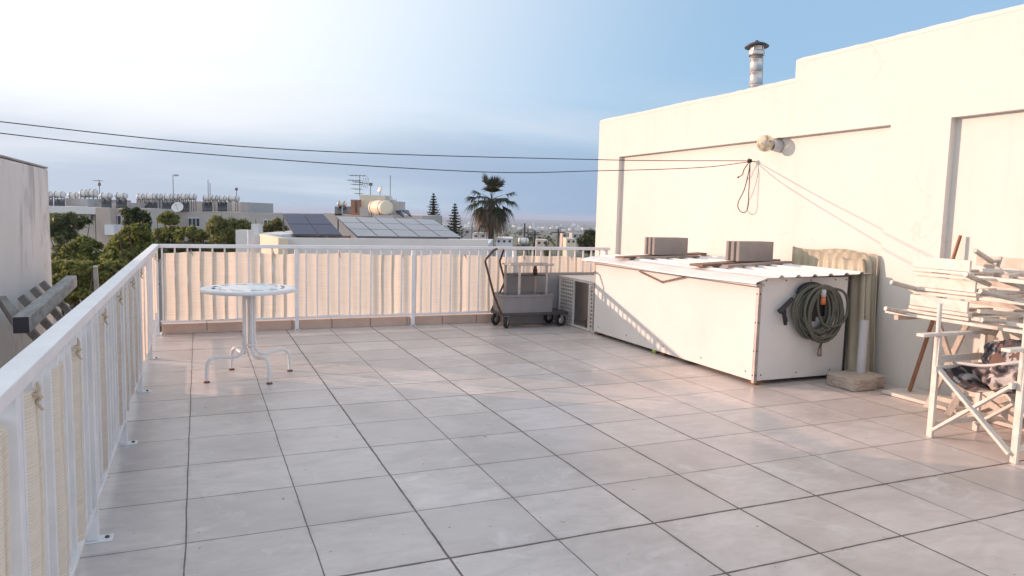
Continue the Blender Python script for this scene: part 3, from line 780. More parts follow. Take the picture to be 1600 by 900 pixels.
# corrugated fibreglass sheets leaning on the wall
def corr_sheet(y0, y1, zt, xb, xt, label, seed):
    rr_ = random.Random(seed)
    ny = int((y1-y0)/.012)
    def fn(u_, v_):
        y = y0+(y1-y0)*u_-.16*(1-v_)
        # rounded corner at the near top
        e = (y1-y0)*u_; zt_ = zt-.015*math.sin(u_*9+seed)
        if e < .07: zt_ -= .07-math.sqrt(max(0, .07**2-(.07-e)**2))
        z = .01+(zt_-.01)*v_
        x_ = xb+(xt-xb)*(z/zt)+.011*math.cos((y+.16*(1-v_))*2*math.pi/.125)-.008*math.sin(v_*3.1)
        return (x_, y, z)
    o_ = MB().grid(fn, ny, 12).build('corrugated_sheet', M['sheet'], None, loc=((xb+xt)/2, (y0+y1)/2, 0))
    md = o_.modifiers.new('thick', 'SOLIDIFY'); md.thickness = .004
    return tag(o_, label, 'sheet', 'corrugated sheets leaning behind the box')
corr_sheet(5.33, 6.52, 1.315, 6.235, 6.365, 'rearmost yellowed corrugated sheet standing against the white wall', 1)
corr_sheet(5.37, 6.22, 1.29, 6.195, 6.315, 'middle yellowed corrugated sheet leaning behind the storage box', 2)
corr_sheet(5.40, 5.80, 1.235, 6.165, 6.27, 'narrow front yellowed corrugated sheet next to the box corner', 3)

# concrete base with white pipe
pb = thing('parasol_base', (5.98, 5.11, 0), 'concrete slab base holding a short white pipe', 'parasol base')
def rough_slab(a_, b_, seed):
    bm = bmesh.new(); bmesh.ops.create_cube(bm, size=1)
    bmesh.ops.subdivide_edges(bm, edges=bm.edges[:], cuts=7, use_grid_fill=True)
    rr_ = random.Random(seed); d_ = V(b_)-V(a_); c_ = (V(a_)+V(b_))/2
    for v in bm.verts:
        q = v.co.copy()
        k_ = .5-min(.5, 1)*0
        # round the corners
        m_ = [abs(q.x), abs(q.y), abs(q.z)]
        s_ = sorted(m_)
        if s_[1] > .40: q *= 1-.05*(s_[1]-.40)/.1
        v.co = V((c_.x+q.x*d_.x, c_.y+q.y*d_.y, c_.z+q.z*d_.z))+V((rr_.uniform(-1, 1), rr_.uniform(-1, 1), rr_.uniform(-.5, .5)))*.006
    mb = MB(); bm.verts.ensure_lookup_table(); bm.verts.index_update()
    mb.add([v.co.copy() for v in bm.verts], [tuple(v.index for v in f.verts) for f in bm.faces], False); bm.free(); return mb
rough_slab((5.72, 4.96, 0), (6.05, 5.31, .13), 1).build('slab', M['concrete'], pb, bevel=.012)
rough_slab((6.0, 5.0, 0), (6.20, 5.30, .128), 2).build('slab', M['concrete'], pb, bevel=.012)
MB().tube([(6.06, 5.19, .12), (6.06, 5.19, .65)], .042, 16).build('pipe', M['pipe'], pb)

# white panel lying along the wall, brown stick
o = MB().box((5.955, 3.3, .004), (6.385, 4.84, .034)).build('flat_panel', M['panelwhite'], None, loc=(6.17, 4.1, 0), bevel=.003); tag(o, 'flat pale panel lying on the floor along the wall', 'panel')
o = MB().tube([(6.17, 4.72, .04), (6.30, 4.62, .8), (6.425, 4.53, 1.52)], [.019, .018, .015], 8).build('wooden_stick', M['stick'], None, loc=(6.17, 4.72, .034)); tag(o, 'reddish brown wooden stick leaning on the white wall', 'stick')

# ------------------------------------------------------------------ director's chair in front
dc = thing('director_chair', (5.36, 3.385, 0), "white wooden director's chair with crossed legs in front of the pile", 'chair')
cw = M['chairwhite']; YL, YR, XF, XK = 3.70, 3.075, 5.10, 5.62
def wood(name, p, q, w_, h_, parent=dc, mat=cw, up=(0, 0, 1), bev=.003): return MB().beam(p, q, w_, h_, up).build(name, mat, parent, bevel=bev)
for y, sgn in ((YL, 1), (YR, -1)):
    wood('leg', (XF, y, 0), (XF, y, .775), .045, .03); 
    wood('leg', (XK, y, .0), (XK, y, .775), .04, .03)
    MB().tube([(XF-.004, y, .50), (XF-.012, y, 1.025)], .0165, 12).build('back_post', cw, dc)
    a = MB(); a.beam((XF-.20, y, .792), (XK+.06, y, .792), .065, .024); a.build('armrest', cw, dc, bevel=.004)
    wood('side_rail', (XF+.024, y, .60), (XK-.022, y, .60), .018, .055)
    wood('side_rail', (XF+.024, y, .10), (XK-.022, y, .10), .022, .04)
    wood('seat_rail', (XF-.06, y-.035*sgn, .535), (XK+.03, y-.035*sgn, .535), .026, .045)
for xx in (XF+.004, XK-.03):
    wood('crossed_leg', (xx, YL-.02, .06), (xx, YR+.018, .56), .022, .052, up=(1, 0, 0))
    wood('crossed_leg', (xx-.023, YL-.02, .55), (xx-.023, YR+.018, .06), .022, .052, up=(1, 0, 0))
    bl = MB().lathe((xx-.042, (YL+YR)/2, .308), [(.009, 0), (.007, .006), (0, .008)], 8, Matrix.Rotation(-math.pi/2, 3, 'Y')); bl.build('bolt', M['screw'], dc)
def seat(u_, v_):
    y = YL-.035+(YR-YL+.07)*u_; x_ = XF-.0+(XK-XF)*v_
    return (x_, y, .555-.13*math.sin(math.pi*u_)-.012*math.sin(v_*9+u_*6))
so_ = MB().grid(seat, 20, 14).build('seat_cloth', M['camo'], dc); md = so_.modifiers.new('t', 'SOLIDIFY'); md.thickness = .004
# camouflage cloth bunched on the seat
def blob(c, rx_, ry_, rz_, seed, nu=36, nv=22):
    rr_ = random.Random(seed); ph_ = [rr_.uniform(0, 6.28) for _ in range(8)]
    def fn(u_, v_):
        a_ = 2*math.pi*u_; b_ = math.pi*(v_-.5)
        d_ = V((math.cos(b_)*math.cos(a_), math.cos(b_)*math.sin(a_), math.sin(b_)))
        k_ = 1+.10*math.sin(3*d_.x*2+ph_[0]+d_.z*4)+.08*math.sin(5*d_.y*2+ph_[1]+d_.x*3)+.05*math.sin(9*d_.z+ph_[2]+d_.y*7)+.03*math.sin(17*d_.x+11*d_.y+ph_[3])
        return (c[0]+rx_*d_.x*k_, c[1]+ry_*d_.y*k_, c[2]+rz_*d_.z*k_)
    return MB().grid(fn, nu, nv)
cc = thing('camouflage_cloth', (5.48, 3.25, .47), "grey and brown camouflage cloth bunched on the director's chair", 'cloth')
b1 = blob((5.46, 3.29, .635), .19, .27, .165, 4); b1.build('upper_fold', M['camo'], cc)
b2 = blob((5.34, 3.26, .53), .19, .25, .11, 9); b2.build('lower_fold', M['camo'], cc)
MB().tube(sagline([(5.20, 3.62, .585), (5.22, 3.42, .60), (5.20, 3.22, .66), (5.16, 3.10, .70)], 24), .013, 8).build('hem_rod', M['greyplastic'], cc)

# ------------------------------------------------------------------ table with folded chairs
ft = thing('folding_table', (5.95, 3.75, 0), 'white slatted folding table loaded with folded wooden chairs', 'table')
TZ = .845
for k in range(7):
    x0 = 5.42+k*.135
    MB().box((x0, 3.02, TZ), (x0+.125, 4.44, TZ+.024)).build('slat', M['chairwhite'], ft, bevel=.003)
MB().box((5.46, 3.06, TZ-.05), (6.30, 3.10, TZ-.001)).build('cross_rail', M['chairraw'], ft)
MB().box((5.46, 4.34, TZ-.05), (6.30, 4.38, TZ-.001)).build('cross_rail', M['chairraw'], ft)
for y in (3.16, 4.26):
    wood('leg', (5.80, y, .02), (6.26, y, TZ-.05), .025, .05, ft, M['chairraw'], up=(0, 1, 0))
    wood('leg', (6.26, y-.03, .02), (5.80, y-.03, TZ-.05), .025, .05, ft, M['chairraw'], up=(0, 1, 0))
wood('stretcher', (5.86, 3.16, .12), (5.86, 4.26, .12), .03, .04, ft, M['chairraw'])
wood('stretcher', (6.12, 3.16, .12), (6.12, 4.26, .12), .03, .04, ft, M['chairraw'])

# a folded chair: arm board on edge, flat rails, crossed legs, two post dowels
def folded_chair(z0, dx, dy, label, seed, tiltx=0.0, ang=0.):
    rr_ = random.Random(seed)
    root = thing('folded_chair', (5.85+dx, 3.85+dy, z0), label, 'chair', 'folded wooden chairs piled on the table')
    R_ = Matrix.Rotation(ang, 3, 'Z'); O = V((5.85+dx, 3.85+dy, z0))
    def L(x_, y_, z_): return O+R_@V((x_, y_, z_+tiltx*x_))
    def bd(name, p, q, w_, h_, mat='chairraw', up=(0, 0, 1)):
        return MB().beam(L(*p), L(*q), w_, h_, up).build(name, M[mat], root, bevel=.003)
    xf = -.37
    bd('arm_board', (xf, .40, .112), (xf, -.10, .108), .022, .088, 'chairwhite')
    bd('arm_board', (.33, .36, .110), (.33, -.16, .106), .022, .085)
    bd('seat_rail', (xf-.015, .385, .052), (xf-.015, -.13, .050), .05, .024, 'chairwhite')
    bd('seat_rail', (xf+.01, .41, .016), (xf+.01, -.12, .016), .055, .026, 'chairwhite')
    bd('side_rail', (.30, .38, .02), (.30, -.14, .02), .05, .028)
    bd('crossed_leg', (xf+.03, -.16, .085), (.48, -.62, .040), .05, .028, 'chairwhite')
    bd('crossed_leg', (xf+.05, -.34, .048), (.46, -.20, .09), .05, .026)
    bd('leg', (xf+.02, -.13, .025), (xf+.04, -.72, .022), .048, .03, 'chairwhite')
    bd('leg', (.20, -.10, .06), (.22, -.70, .06), .048, .03)
    bd('stretcher', (xf+.06, .26, .03), (.42, .24, .03), .04, .024)
    bd('stretcher', (xf+.08, .0, .03), (.42, .0, .03), .04, .024)
    return root
folded_chair(TZ+.026, 0, .0, 'lowest folded white chair in the pile on the table', 1)
folded_chair(TZ+.190, .02, -.02, 'second folded white chair up from the tabletop', 2, .01, .03)
folded_chair(TZ+.352, -.01, -.01, 'topmost folded white chair of the pile on the table', 3, .02, -.03)
def dowel(p, q, lab, r_=.019):
    p, q = V(p), V(q)
    root = thing('chair_post', (p+q)/2, lab, 'wooden post', 'loose round chair posts in the pile')
    MB().tube([p, p+(q-p)*.75, q], [r_, r_, r_*.93], 12).build('dowel', M['chairraw'], root)
    d_ = (q-p).normalized()
    MB().tube([p-d_*.004, p], [r_*.93, r_*1.02], 12).build('end_face', M['chairwhite'], root)
dowel(atX(1393, 441, 5.26), atX(1462, 460, 5.62), 'round white chair post sticking out on the left above the middle of the pile')
dowel(atX(1384, 482, 5.24), atX(1440, 494, 5.6), 'round white chair post sticking out lowest on the left of the pile')
dowel(atX(1509, 429, 5.30), atX(1546, 445, 5.58), 'short round chair post pointing out right of the pile centre')
dowel(atX(1532, 455, 5.28), atX(1604, 472, 5.62), 'long round chair post near the right edge of the photo')
dowel(atX(1534, 500, 5.30), atX(1572, 503, 5.5), 'round chair post lying on the tabletop edge')
tp_ = thing('chair_leg_frame', atX(1575, 425, 5.6), 'loose chair leg with a round post standing out at the top of the pile', 'wooden frame')
MB().tube([atX(1523, 391, 5.40), atX(1550, 409, 5.62)], .019, 12).build('dowel', M['chairraw'], tp_)
MB().tube([atX(1550, 409, 5.62), atX(1562, 407, 5.66)], .012, 8).build('pin', M['greyplastic'], tp_)
MB().beam(atX(1564, 401, 5.66), atX(1558, 420, 5.66), .018, .022).build('cross_piece', M['chairraw'], tp_, bevel=.002)
MB().beam(atX(1540, 412, 5.60), atX(1640, 468, 5.66), .03, .05).build('leg', M['chairraw'], tp_, bevel=.003)
MB().beam(atX(1552, 432, 5.66), atX(1645, 462, 5.80), .03, .05).build('leg', M['chairraw'], tp_, bevel=.003)
# another folded chair standing behind, under the table
uc = thing('leaning_chair', (5.9, 3.6, 0), 'worn folded chair standing under the loaded table', 'chair')
for (p, q) in (((5.78, 4.05, .02), (5.92, 3.80, .80)), ((5.90, 4.12, .02), (6.02, 3.88, .82)), ((5.70, 3.30, .02), (5.95, 3.60, .80)), ((5.80, 3.95, .30), (5.78, 3.35, .05)), ((5.84, 3.50, .34), (5.80, 3.98, .03))):
    MB().beam(p, q, .028, .05).build('frame_slat', M['chairraw'], uc, bevel=.003)
bg_ = blob((5.80, 3.22, .16), .12, .12, .12, 21); o = bg_.build('dark_bag', M['black'], None, loc=(5.80, 3.22, .03)); tag(o, "small dark bag on the floor behind the director's chair", 'bag')

# ------------------------------------------------------------------ trolley corner
tr = thing('platform_trolley', (4.42, 9.58, 0), 'dark platform trolley with four castors and a bent brown handle', 'trolley')
TX0, TX1, TY0, TY1 = 3.90, 4.96, 9.36, 9.80
MB().box((TX0, TY0, .175), (TX1, TY1, .215)).build('deck', M['trolley'], tr, bevel=.006)
for k, (x_, y_) in enumerate(((3.99, 9.40), (4.86, 9.42), (3.96, 9.74), (4.82, 9.74))):
    wh = thing_w = MB()
    my = Matrix.Rotation(math.pi/2, 3, 'X') @ Matrix.Rotation(.0, 3, 'Z')
    yaw = (.9, .2, .5, .3)[k]; mz = Matrix.Rotation(yaw, 3, 'Z') @ my
    wh.lathe((x_, y_, .085), [(.05, -.022), (.078, -.022), (.085, -.014), (.085, .014), (.078, .022), (.05, .022), (.05, -.022)], 24, mz)
    wo_ = wh.build('wheel', M['rubber'], tr)
    MB().lathe((x_, y_, .085), [(0, -.024), (.05, -.02), (.05, .02), (0, .024)], 18, mz).build('hub', M['steel'], wo_)
    f_ = MB(); ez = Matrix.Rotation(yaw, 3, 'Z')
    for s_ in (-1, 1): f_.cbox(V((x_, y_, .125))+ez@V((0, .030*s_, 0)), (.05, .004, .09), ez)
    f_.cbox((x_, y_, .171), (.07, .07, .007), ez); f_.build('fork', M['steel'], wo_)
p1 = [V((3.905, 9.38, .20)), atY(772, 462, 9.38), atY(758, 408, 9.38), atY(760, 404, 9.38), atY(772, 390.5, 9.4), atY(776, 389, 9.43), atY(785, 388.5, 9.72), atY(787, 391, 9.76), atY(781, 408, 9.78), atY(782, 414, 9.78), atY(789, 440, 9.78), V((3.905, 9.78, .20))]
MB().tube(p1, .0155, 10).build('handle', M['handle'], tr)
a = MB(); a.beam(atY(776, 389.3, 9.43), atY(785, 388.8, 9.72), .034, .034); a.build('grip', M['cage'], tr, bevel=.01)
tub = thing('grey_tub', (4.36, 9.58, .216), 'grey open tub standing on the trolley deck', 'tub')
tm = MB(); X0_, X1_, Y0_, Y1_, Z0_, Z1_ = 3.93, 4.70, 9.385, 9.775, .216, .47
for (a_, b_) in (((X0_, Y0_, Z0_), (X1_, Y0_+.012, Z1_)), ((X0_, Y1_-.012, Z0_), (X1_, Y1_, Z1_)), ((X0_, Y0_+.012, Z0_), (X0_+.012, Y1_-.012, Z1_)), ((X1_-.012, Y0_+.012, Z0_), (X1_, Y1_-.012, Z1_)), ((X0_+.012, Y0_+.012, Z0_), (X1_-.012, Y1_-.012, Z0_+.01))): tm.box(a_, b_)
tm.build('body', M['tub'], tub)
rm = MB()
rm.box((X0_-.012, Y0_-.012, Z1_-.03), (X1_+.012, Y0_-.0005, Z1_+.004)); rm.box((X0_-.012, Y1_+.0005, Z1_-.03), (X1_+.012, Y1_+.012, Z1_+.004)); rm.box((X0_-.012, Y0_, Z1_-.03), (X0_-.0005, Y1_, Z1_+.004)); rm.box((X1_+.0005, Y0_, Z1_-.03), (X1_+.012, Y1_, Z1_+.004))
rm.build('rim', M['tub'], tub, bevel=.003)
ms = thing('metal_stand', (4.41, 9.58, .23), 'small pale metal stand with a flat top rising from the tub', 'stand')
MB().box((4.05, 9.42, .882), (4.72, 9.76, .905)).build('tray_top', M['steel'], ms, bevel=.004)
MB().box((4.06, 9.425, .905), (4.62, 9.44, .93)).build('tray_edge', M['steel'], ms)
MB().box((4.72, 9.57, .885), (4.80, 9.61, .90)).build('side_handle', M['handle'], ms)
for (x_, y_) in ((4.19, 9.44), (4.62, 9.44), (4.10, 9.74), (4.58, 9.74)):
    MB().box((x_-.016, y_-.012, .228), (x_+.016, y_+.012, .882)).build('leg', M['steel'], ms, bevel=.002)
MB().box((4.12, 9.45, .735), (4.66, 9.73, .745)).build('shelf', M['dark'], ms)
o = MB().lathe((4.52, 9.62, .746), [(0, 0), (.032, 0), (.032, .075), (.02, .09), (.02, .115), (0, .116)], 14).build('bottle', M['bag'], None, loc=(4.52, 9.62, .746)); tag(o, 'small dark bottle on the shelf of the metal stand', 'bottle')

gs = MB().box((4.14, 9.895, .0), (5.90, 9.915, .745)).build('grey_board', M['greysheet'], None, loc=(5.0, 9.905, 0), bevel=.003); tag(gs, 'grey board standing against the far railing behind the trolley', 'board')

# perforated cage beside the box
cg = thing('perforated_cage', (5.4, 9.27, 0), 'white perforated metal cage between the trolley and the storage box', 'cage')
CX, CY0, CY1, CZ = 5.03, 8.72, 9.80, .685
for y_ in (CY0, 8.885, 9.36, CY1): MB().box((CX-.014, y_-.014, .0), (CX+.014, y_+.014, CZ)).build('upright', M['cage'], cg, bevel=.002)
for y_ in (CY0, CY1): MB().box((5.55-.014, y_-.014, .0), (5.55+.014, y_+.014, CZ)).build('upright', M['cage'], cg, bevel=.002)
for z_ in (.02, CZ): MB().box((CX-.0135, CY0-.0135, z_-.0135), (CX+.0135, CY1+.0135, z_+.0135)).build('long_rail', M['cage'], cg)
def lattice(y0, y1, z0, z1):
    mb = MB(); p_ = .056; hw = .011
    ny = max(2, round((y1-y0)/p_)); nz = round((z1-z0)/p_)
    for i in range(ny+1):
        y_ = y0+(y1-y0)*i/ny; mb.box((CX-.0015, y_-hw, z0), (CX+.0015, y_+hw, z1))
    for j in range(nz+1):
        z_ = z0+(z1-z0)*j/nz; mb.box((CX-.0022, y0, z_-hw), (CX+.0022, y1, z_+hw))
    return mb.build('perforated_panel', M['cage'], cg)
lattice(8.74, 8.865, .05, .65); lattice(9.38, 9.78, .05, .65)
MB().box((CX-.02, CY0-.02, CZ+.014), (5.58, CY1+.02, CZ+.024)).build('lid', M['cage'], cg)
MB().box((5.545, CY0, .02), (5.55, CY1, CZ)).build('back_sheet', M['greysheet'], cg)
MB().box((CX+.02, CY0, .005), (5.54, CY1, .012)).build('floor_sheet', M['greysheet'], cg)
bgm = MB()
def bagfn(u_, v_):
    a_ = 2*math.pi*u_; w_ = (1-v_)**.7*(.5+.5*math.cos(min(1, (1-v_)*1)*0))
    k_ = (.155*(1-v_**1.6)+.02)*(1+.08*math.sin(3*a_+v_*4))
    return (5.22+.7*k_*math.cos(a_), 9.04-.06*v_+k_*math.sin(a_), .014+.50*v_+.012*math.sin(5*a_)*v_)
bgm.grid(bagfn, 26, 14); o = bgm.build('brown_bag', M['bag'], None, loc=(5.22, 9.04, .013)); tag(o, 'slumped brown bag inside the open white cage', 'bag')

# ------------------------------------------------------------------ neighbour's wall, beams
nb = thing('neighbour_building', (-2.6, 5.6, -7), "bare plaster stair block of the neighbouring roof on the left", 'building')
MB().box((-4.2, 3.6, -7.2), (-1.2, 7.54, 1.895)).build('wall', M['nbwall'], nb, bevel=.02)
MB().box((-4.2, 3.6, 1.897), (-1.198, 7.538, 1.912)).build('coping', M['coping'], nb, bevel=.006)
MB().box((-1.199, 2.0, -7.2), (-.62, 8.3, .12)).build('roof_ledge', M['soffit'], nb)
p, q = atX(33, 508, -.93), atX(112, 439, -1.02)
bm_ = thing('weathered_beam', (p+q)/2-V((0, 0, .06)), 'thick weathered grey beam leaning by the left railing', 'beam')
MB().beam(p, q, .082, .098).build('timber', M['beamgrey'], bm_, bevel=.008)
d_ = (q-p).normalized(); MB().beam(p-d_*.004, p, .076, .092).build('cut_end', M['dark'], bm_)
def slat(i, a_, b_, lab, w_=.035, h_=.05, mat='greyplank'):
    o_ = MB().beam(a_, b_, w_, h_).build('timber_slat', M[mat], None, loc=(V(a_)+V(b_))/2, bevel=.004); tag(o_, lab, 'timber', 'old timber slats under the beam')
names = ['first', 'second', 'third', 'fourth', 'fifth']
for i, (s_, px, py) in enumerate(((.22, 46, 462), (.42, 60, 448), (.62, 72, 440), (.8, 88, 440))):
    m_ = p+(q-p)*s_
    up_ = m_+V((-.16, .02, .10)); dn_ = m_+V((.10, -.02, -.30))
    slat(i, up_-V((0, 0, .06)), dn_, 'dark timber slat crossing under the weathered beam, %s from its cut end' % names[i])
slat(9, atX(3, 468, -1.15), atX(30, 510, -1.0), 'dark timber slat leaning on the plaster wall at the left edge', .045, .055)
o = MB().beam(atX(149, 416, -.78), atX(152, 470, -.78), .055, .03).build('pale_post', M['chairraw'], None, loc=atX(152, 470, -.78)); tag(o, 'short pale wooden post standing behind the left railing', 'post')

# ------------------------------------------------------------------ beyond the terrace
FW = V((ROT @ V((0, 0, 1))).to_tuple()); FW.z = 0; FW.normalize(); RT = V((FW.y, -FW.x, 0))
GZ = -7.2
def atF(px, py, D): d = ray(px, py); return EYE + d*(D/d.dot(FW))
def gz(d):
    T_ = ((0, GZ), (150, GZ), (250, -8.8), (400, -13), (800, -20), (1500, -30), (3000, -44), (20000, -46))
    for (a, za), (b_, zb) in zip(T_, T_[1:]):
        if d <= b_: return za+(zb-za)*(d-a)/(b_-a)
    return -46
# ground sheet
vs = [(0, 0, GZ)]; fs = []; rings = [25, 60, 100, 150, 200, 250, 320, 400, 520, 650, 800, 1000, 1250, 1500, 1900, 2400, 3000, 4200, 6000, 8500]; NS = 96
for rr_ in rings:
    for j in range(NS):
        a = 2*math.pi*j/NS; vs.append((rr_*math.cos(a), rr_*math.sin(a), gz(rr_)))
for j in range(NS): fs.append((0, 1+j, 1+(j+1) % NS))
for i in range(len(rings)-1):
    for j in range(NS): fs.append((1+i*NS+j, 1+(i+1)*NS+j, 1+(i+1)*NS+(j+1) % NS, 1+i*NS+(j+1) % NS))
tag(MB().add(vs, fs, True).build('ground', M['ground']), kind='structure')

def fbox(mb, x0, x1, yt, yb, D, thick, yt2=None):
    """upright box facing the terrace: pixel extents of its front at D metres, real depth behind it"""
    a, b_ = atF(x0, yt, D), atF(x1, yt if yt2 is None else yt2, D)
    zb0 = GZ if yb is None else atF((x0+x1)/2, yb, D).z
    if yt2 is None: a.z = b_.z = (a.z+b_.z)/2
    f_ = FW*thick
    c = [V((a.x, a.y, zb0)), V((b_.x, b_.y, zb0)), V((b_.x, b_.y, zb0))+f_, V((a.x, a.y, zb0))+f_]
    t_ = [V((a.x, a.y, a.z)), V((b_.x, b_.y, b_.z)), V((b_.x, b_.y, b_.z))+f_, V((a.x, a.y, a.z))+f_]
    return mb.add(c+t_, [(0,3,2,1),(4,5,6,7),(0,1,5,4),(1,2,6,5),(2,3,7,6),(3,0,4,7)])
def fb(name, mat, parent, *args, **k): return fbox(MB(), *args, **k).build(name, M[mat], parent)
def base_at(px, D, z=GZ): p = atF(px, 340, D); return V((p.x, p.y, z))

def window(parent, x0, x1, y0, y1, D, n=1, blind=None):
    w_ = (x1-x0)
    fr = fb('window', 'winwhite', parent, x0, x1, y0, y1, D-.05, .06)
    for i in range(n):
        a = x0+w_*(i+.10)/n; b_ = x0+w_*(i+.90)/n
        fb('pane', 'window', fr, a, b_, y0+1.1, y1-1.1, D-.07, .015)
    return fr

# --- long apartment blocks on the left
A1 = thing('apartment_building', base_at(130, 50), 'beige two storey apartment block behind the leftmost trees', 'building')
fb('wall', 'apt', A1, 20, 148, 333.5, None, 50, 12)
fb('fascia', 'housewhite', A1, 20, 149, 322, 333.2, 49.3, 13)
fb('wall', 'apt2', A1, 149.2, 172, 325, None, 48.6, 13)
fb('wall', 'apt', A1, 172.2, 206, 325.5, None, 49.5, 12)
fb('roof_room', 'aptdark', A1, 102, 137, 310, 322.2, 53, 6)
fb('roof_room', 'apt2', A1, 137.2, 200, 316, 325.4, 54, 6)
fb('balcony', 'winwhite', A1, 163, 178, 351, 367, 48.3, 1.2)
fb('balcony_recess_shade', 'window', A1, 78, 96, 334, 348, 49.9, .2)  # dark slab on the wall stands for the shade inside the balcony
window(A1, 141, 146, 334, 345, 50); window(A1, 177, 189, 336, 352, 49.4, 2); window(A1, 104, 116, 340, 352, 50, 2)
A2 = thing('apartment_building', base_at(330, 56), 'long grey beige apartment block with rows of roof tanks', 'building')
fb('wall', 'apt', A2, 207, 236, 325, None, 55, 12)
fb('wall', 'aptdark', A2, 236.2, 446, 329, None, 56, 14, yt2=333.5)
fb('roof_room', 'aptdark', A2, 213, 246, 311, 326, 58.5, 5)
fb('roof_room', 'apt2', A2, 248, 322, 314, 330, 61, 5)
fb('roof_room', 'aptdark', A2, 376, 388, 316, 332, 58, 6)
fb('roof_room', 'apt', A2, 322.2, 375.8, 315, 332, 61, 5)
window(A2, 294, 312, 340, 354.5, 56, 3); window(A2, 352, 366, 342, 355, 56, 2); window(A2, 412, 424, 343, 356, 56, 2); window(A2, 254, 266, 340, 353, 56, 2)

ordn = ['leftmost', 'second', 'third', 'fourth', 'fifth', 'sixth', 'seventh', 'eighth', 'ninth', 'tenth', 'eleventh', 'twelfth']
def tank(x0, x1, y0, y1, D, label, ystand, grp, mat='tank'):
    p, q = atF(x0, (y0+y1)/2, D), atF(x1, (y0+y1)/2, D); q.z = p.z = (p.z+q.z)/2
    rr_ = abs(atF(x0, y0, D).z-atF(x0, y1, D).z)/2
    d_ = (q-p).normalized()
    root = thing('water_tank', V(((p.x+q.x)/2, (p.y+q.y)/2, atF(x0, ystand, D).z)), label, 'water tank', grp)
    dd = (q-p).length
    MB().tube([p, p+d_*.04, p+d_*.10, q-d_*.10, q-d_*.04, q], [rr_*.55, rr_*.86, rr_, rr_, rr_*.86, rr_*.55], 16).build('tank_body', M[mat], root)
    st_ = MB(); zb_ = root.location.z
    for k in (.22, .78):
        c = p+(q-p)*k
        for s_ in (-1, 1):
            st_.beam(c+FW*(rr_*.8*s_)+V((0, 0, -rr_*.45)), V((c.x, c.y, zb_))+FW*(rr_*.9*s_), .06, .06)
        st_.beam(V((c.x, c.y, p.z-rr_*1.0))-FW*rr_*.8, V((c.x, c.y, p.z-rr_*1.0))+FW*rr_*.8, .05, .05)
        st_.tube([c+(FW*math.cos(a)+V((0, 0, math.sin(a))))*(rr_+.012) for a in np.linspace(0, 2*math.pi, 17)], .02, 4, False)
    st_.build('stand', M['stand'], root)
    return root
def collector(root, x0, x1, y0, y1, D):
    """tilted solar collector under a tank"""
    a, b_, c, d = atF(x0, y1, D-.5), atF(x1, y1, D-.5), atF(x1, y0, D+.7), atF(x0, y0, D+.7)
    slab4(a, b_, c, d, .07).build('collector', M['collector'], root)
def slab4(a, b_, c, d, th):
    n_ = (b_-a).cross(d-a).normalized()*th
    return MB().add([a-n_, b_-n_, c-n_, d-n_, a, b_, c, d], [(0,3,2,1),(4,5,6,7),(0,1,5,4),(1,2,6,5),(2,3,7,6),(3,0,4,7)])
t1 = [(66, 83, 299.5, 309), (83.5, 102, 299.5, 309), (107, 123, 301, 309), (126, 139, 296.5, 308), (139.5, 152, 295.5, 308), (157, 175, 301.5, 310.5), (180, 199, 301.5, 310.5)]
for k, (x0, x1, y0, y1) in enumerate(t1):
    tk = tank(x0, x1, y0, y1, 52 if k not in (2, 3, 4) else 55, 'pale roof water tank, %s along the beige apartment block' % (ordn[k] if k == 0 else ordn[k]+' from the left'), 322 if k < 2 else (311 if k in (2, 3, 4) else 325), 'water tanks on the beige apartment block', 'tank' if k in (3, 4) else 'tankmetal')
    if k in (0, 1, 5, 6): collector(tk, x0+1, x1-1, 311, 323, 51.6)
t2 = [(215, 226.5, 302.5, 312), (227, 244, 302.5, 312), (245, 254, 303, 312), (255.5, 271, 303, 312.5), (271.5, 281, 303.5, 312.5), (282, 294, 303, 312.5), (294.5, 307, 303, 312.5), (317, 330, 305, 314), (330.5, 341, 305, 314), (342, 354, 306, 314.5), (355, 374, 305.5, 315)]
for k, (x0, x1, y0, y1) in enumerate(t2):
    tk = tank(x0, x1, y0, y1, 57, 'pale roof water tank, %s along the long grey apartment block' % (ordn[k] if k == 0 else ordn[k]+' from the left'), 330, 'water tanks on the grey apartment block', 'tank' if k % 2 else 'tankmetal')
    if k % 2 == 1: collector(tk, x0-1, x1+1, 316, 329, 56.4)
ds = thing('satellite_dish', atF(277, 331, 55.5), 'pale round satellite dish on the edge of the grey apartment roof', 'dish')
c = atF(277.5, 324, 55.5); dirv = (V((-.3, -1, .55))).normalized(); m_ = V((0, 0, 1)).rotation_difference(dirv).to_matrix()
MB().lathe(c, [(0, -.09), (.2, -.065), (.34, -.02), (.43, .04), (.42, .045), (.33, -.01), (.2, -.05), (0, -.075)], 22, m_).build('reflector', M['tank'], ds)
a = MB(); a.tube([c-dirv*.09, V((c.x, c.y, c.z-.25))+FW*.15, V((c.x, c.y, atF(277, 331, 55.5).z))+FW*.15], .025, 6); a.build('mast', M['stand'], ds)
a = MB(); a.tube([c+m_@V((0, -.36, 0)), c+dirv*.42], .012, 5); a.lathe(c+dirv*.42, [(0, -.04), (.04, -.03), (.04, .03), (0, .04)], 8); a.build('feed_arm', M['stand'], ds)

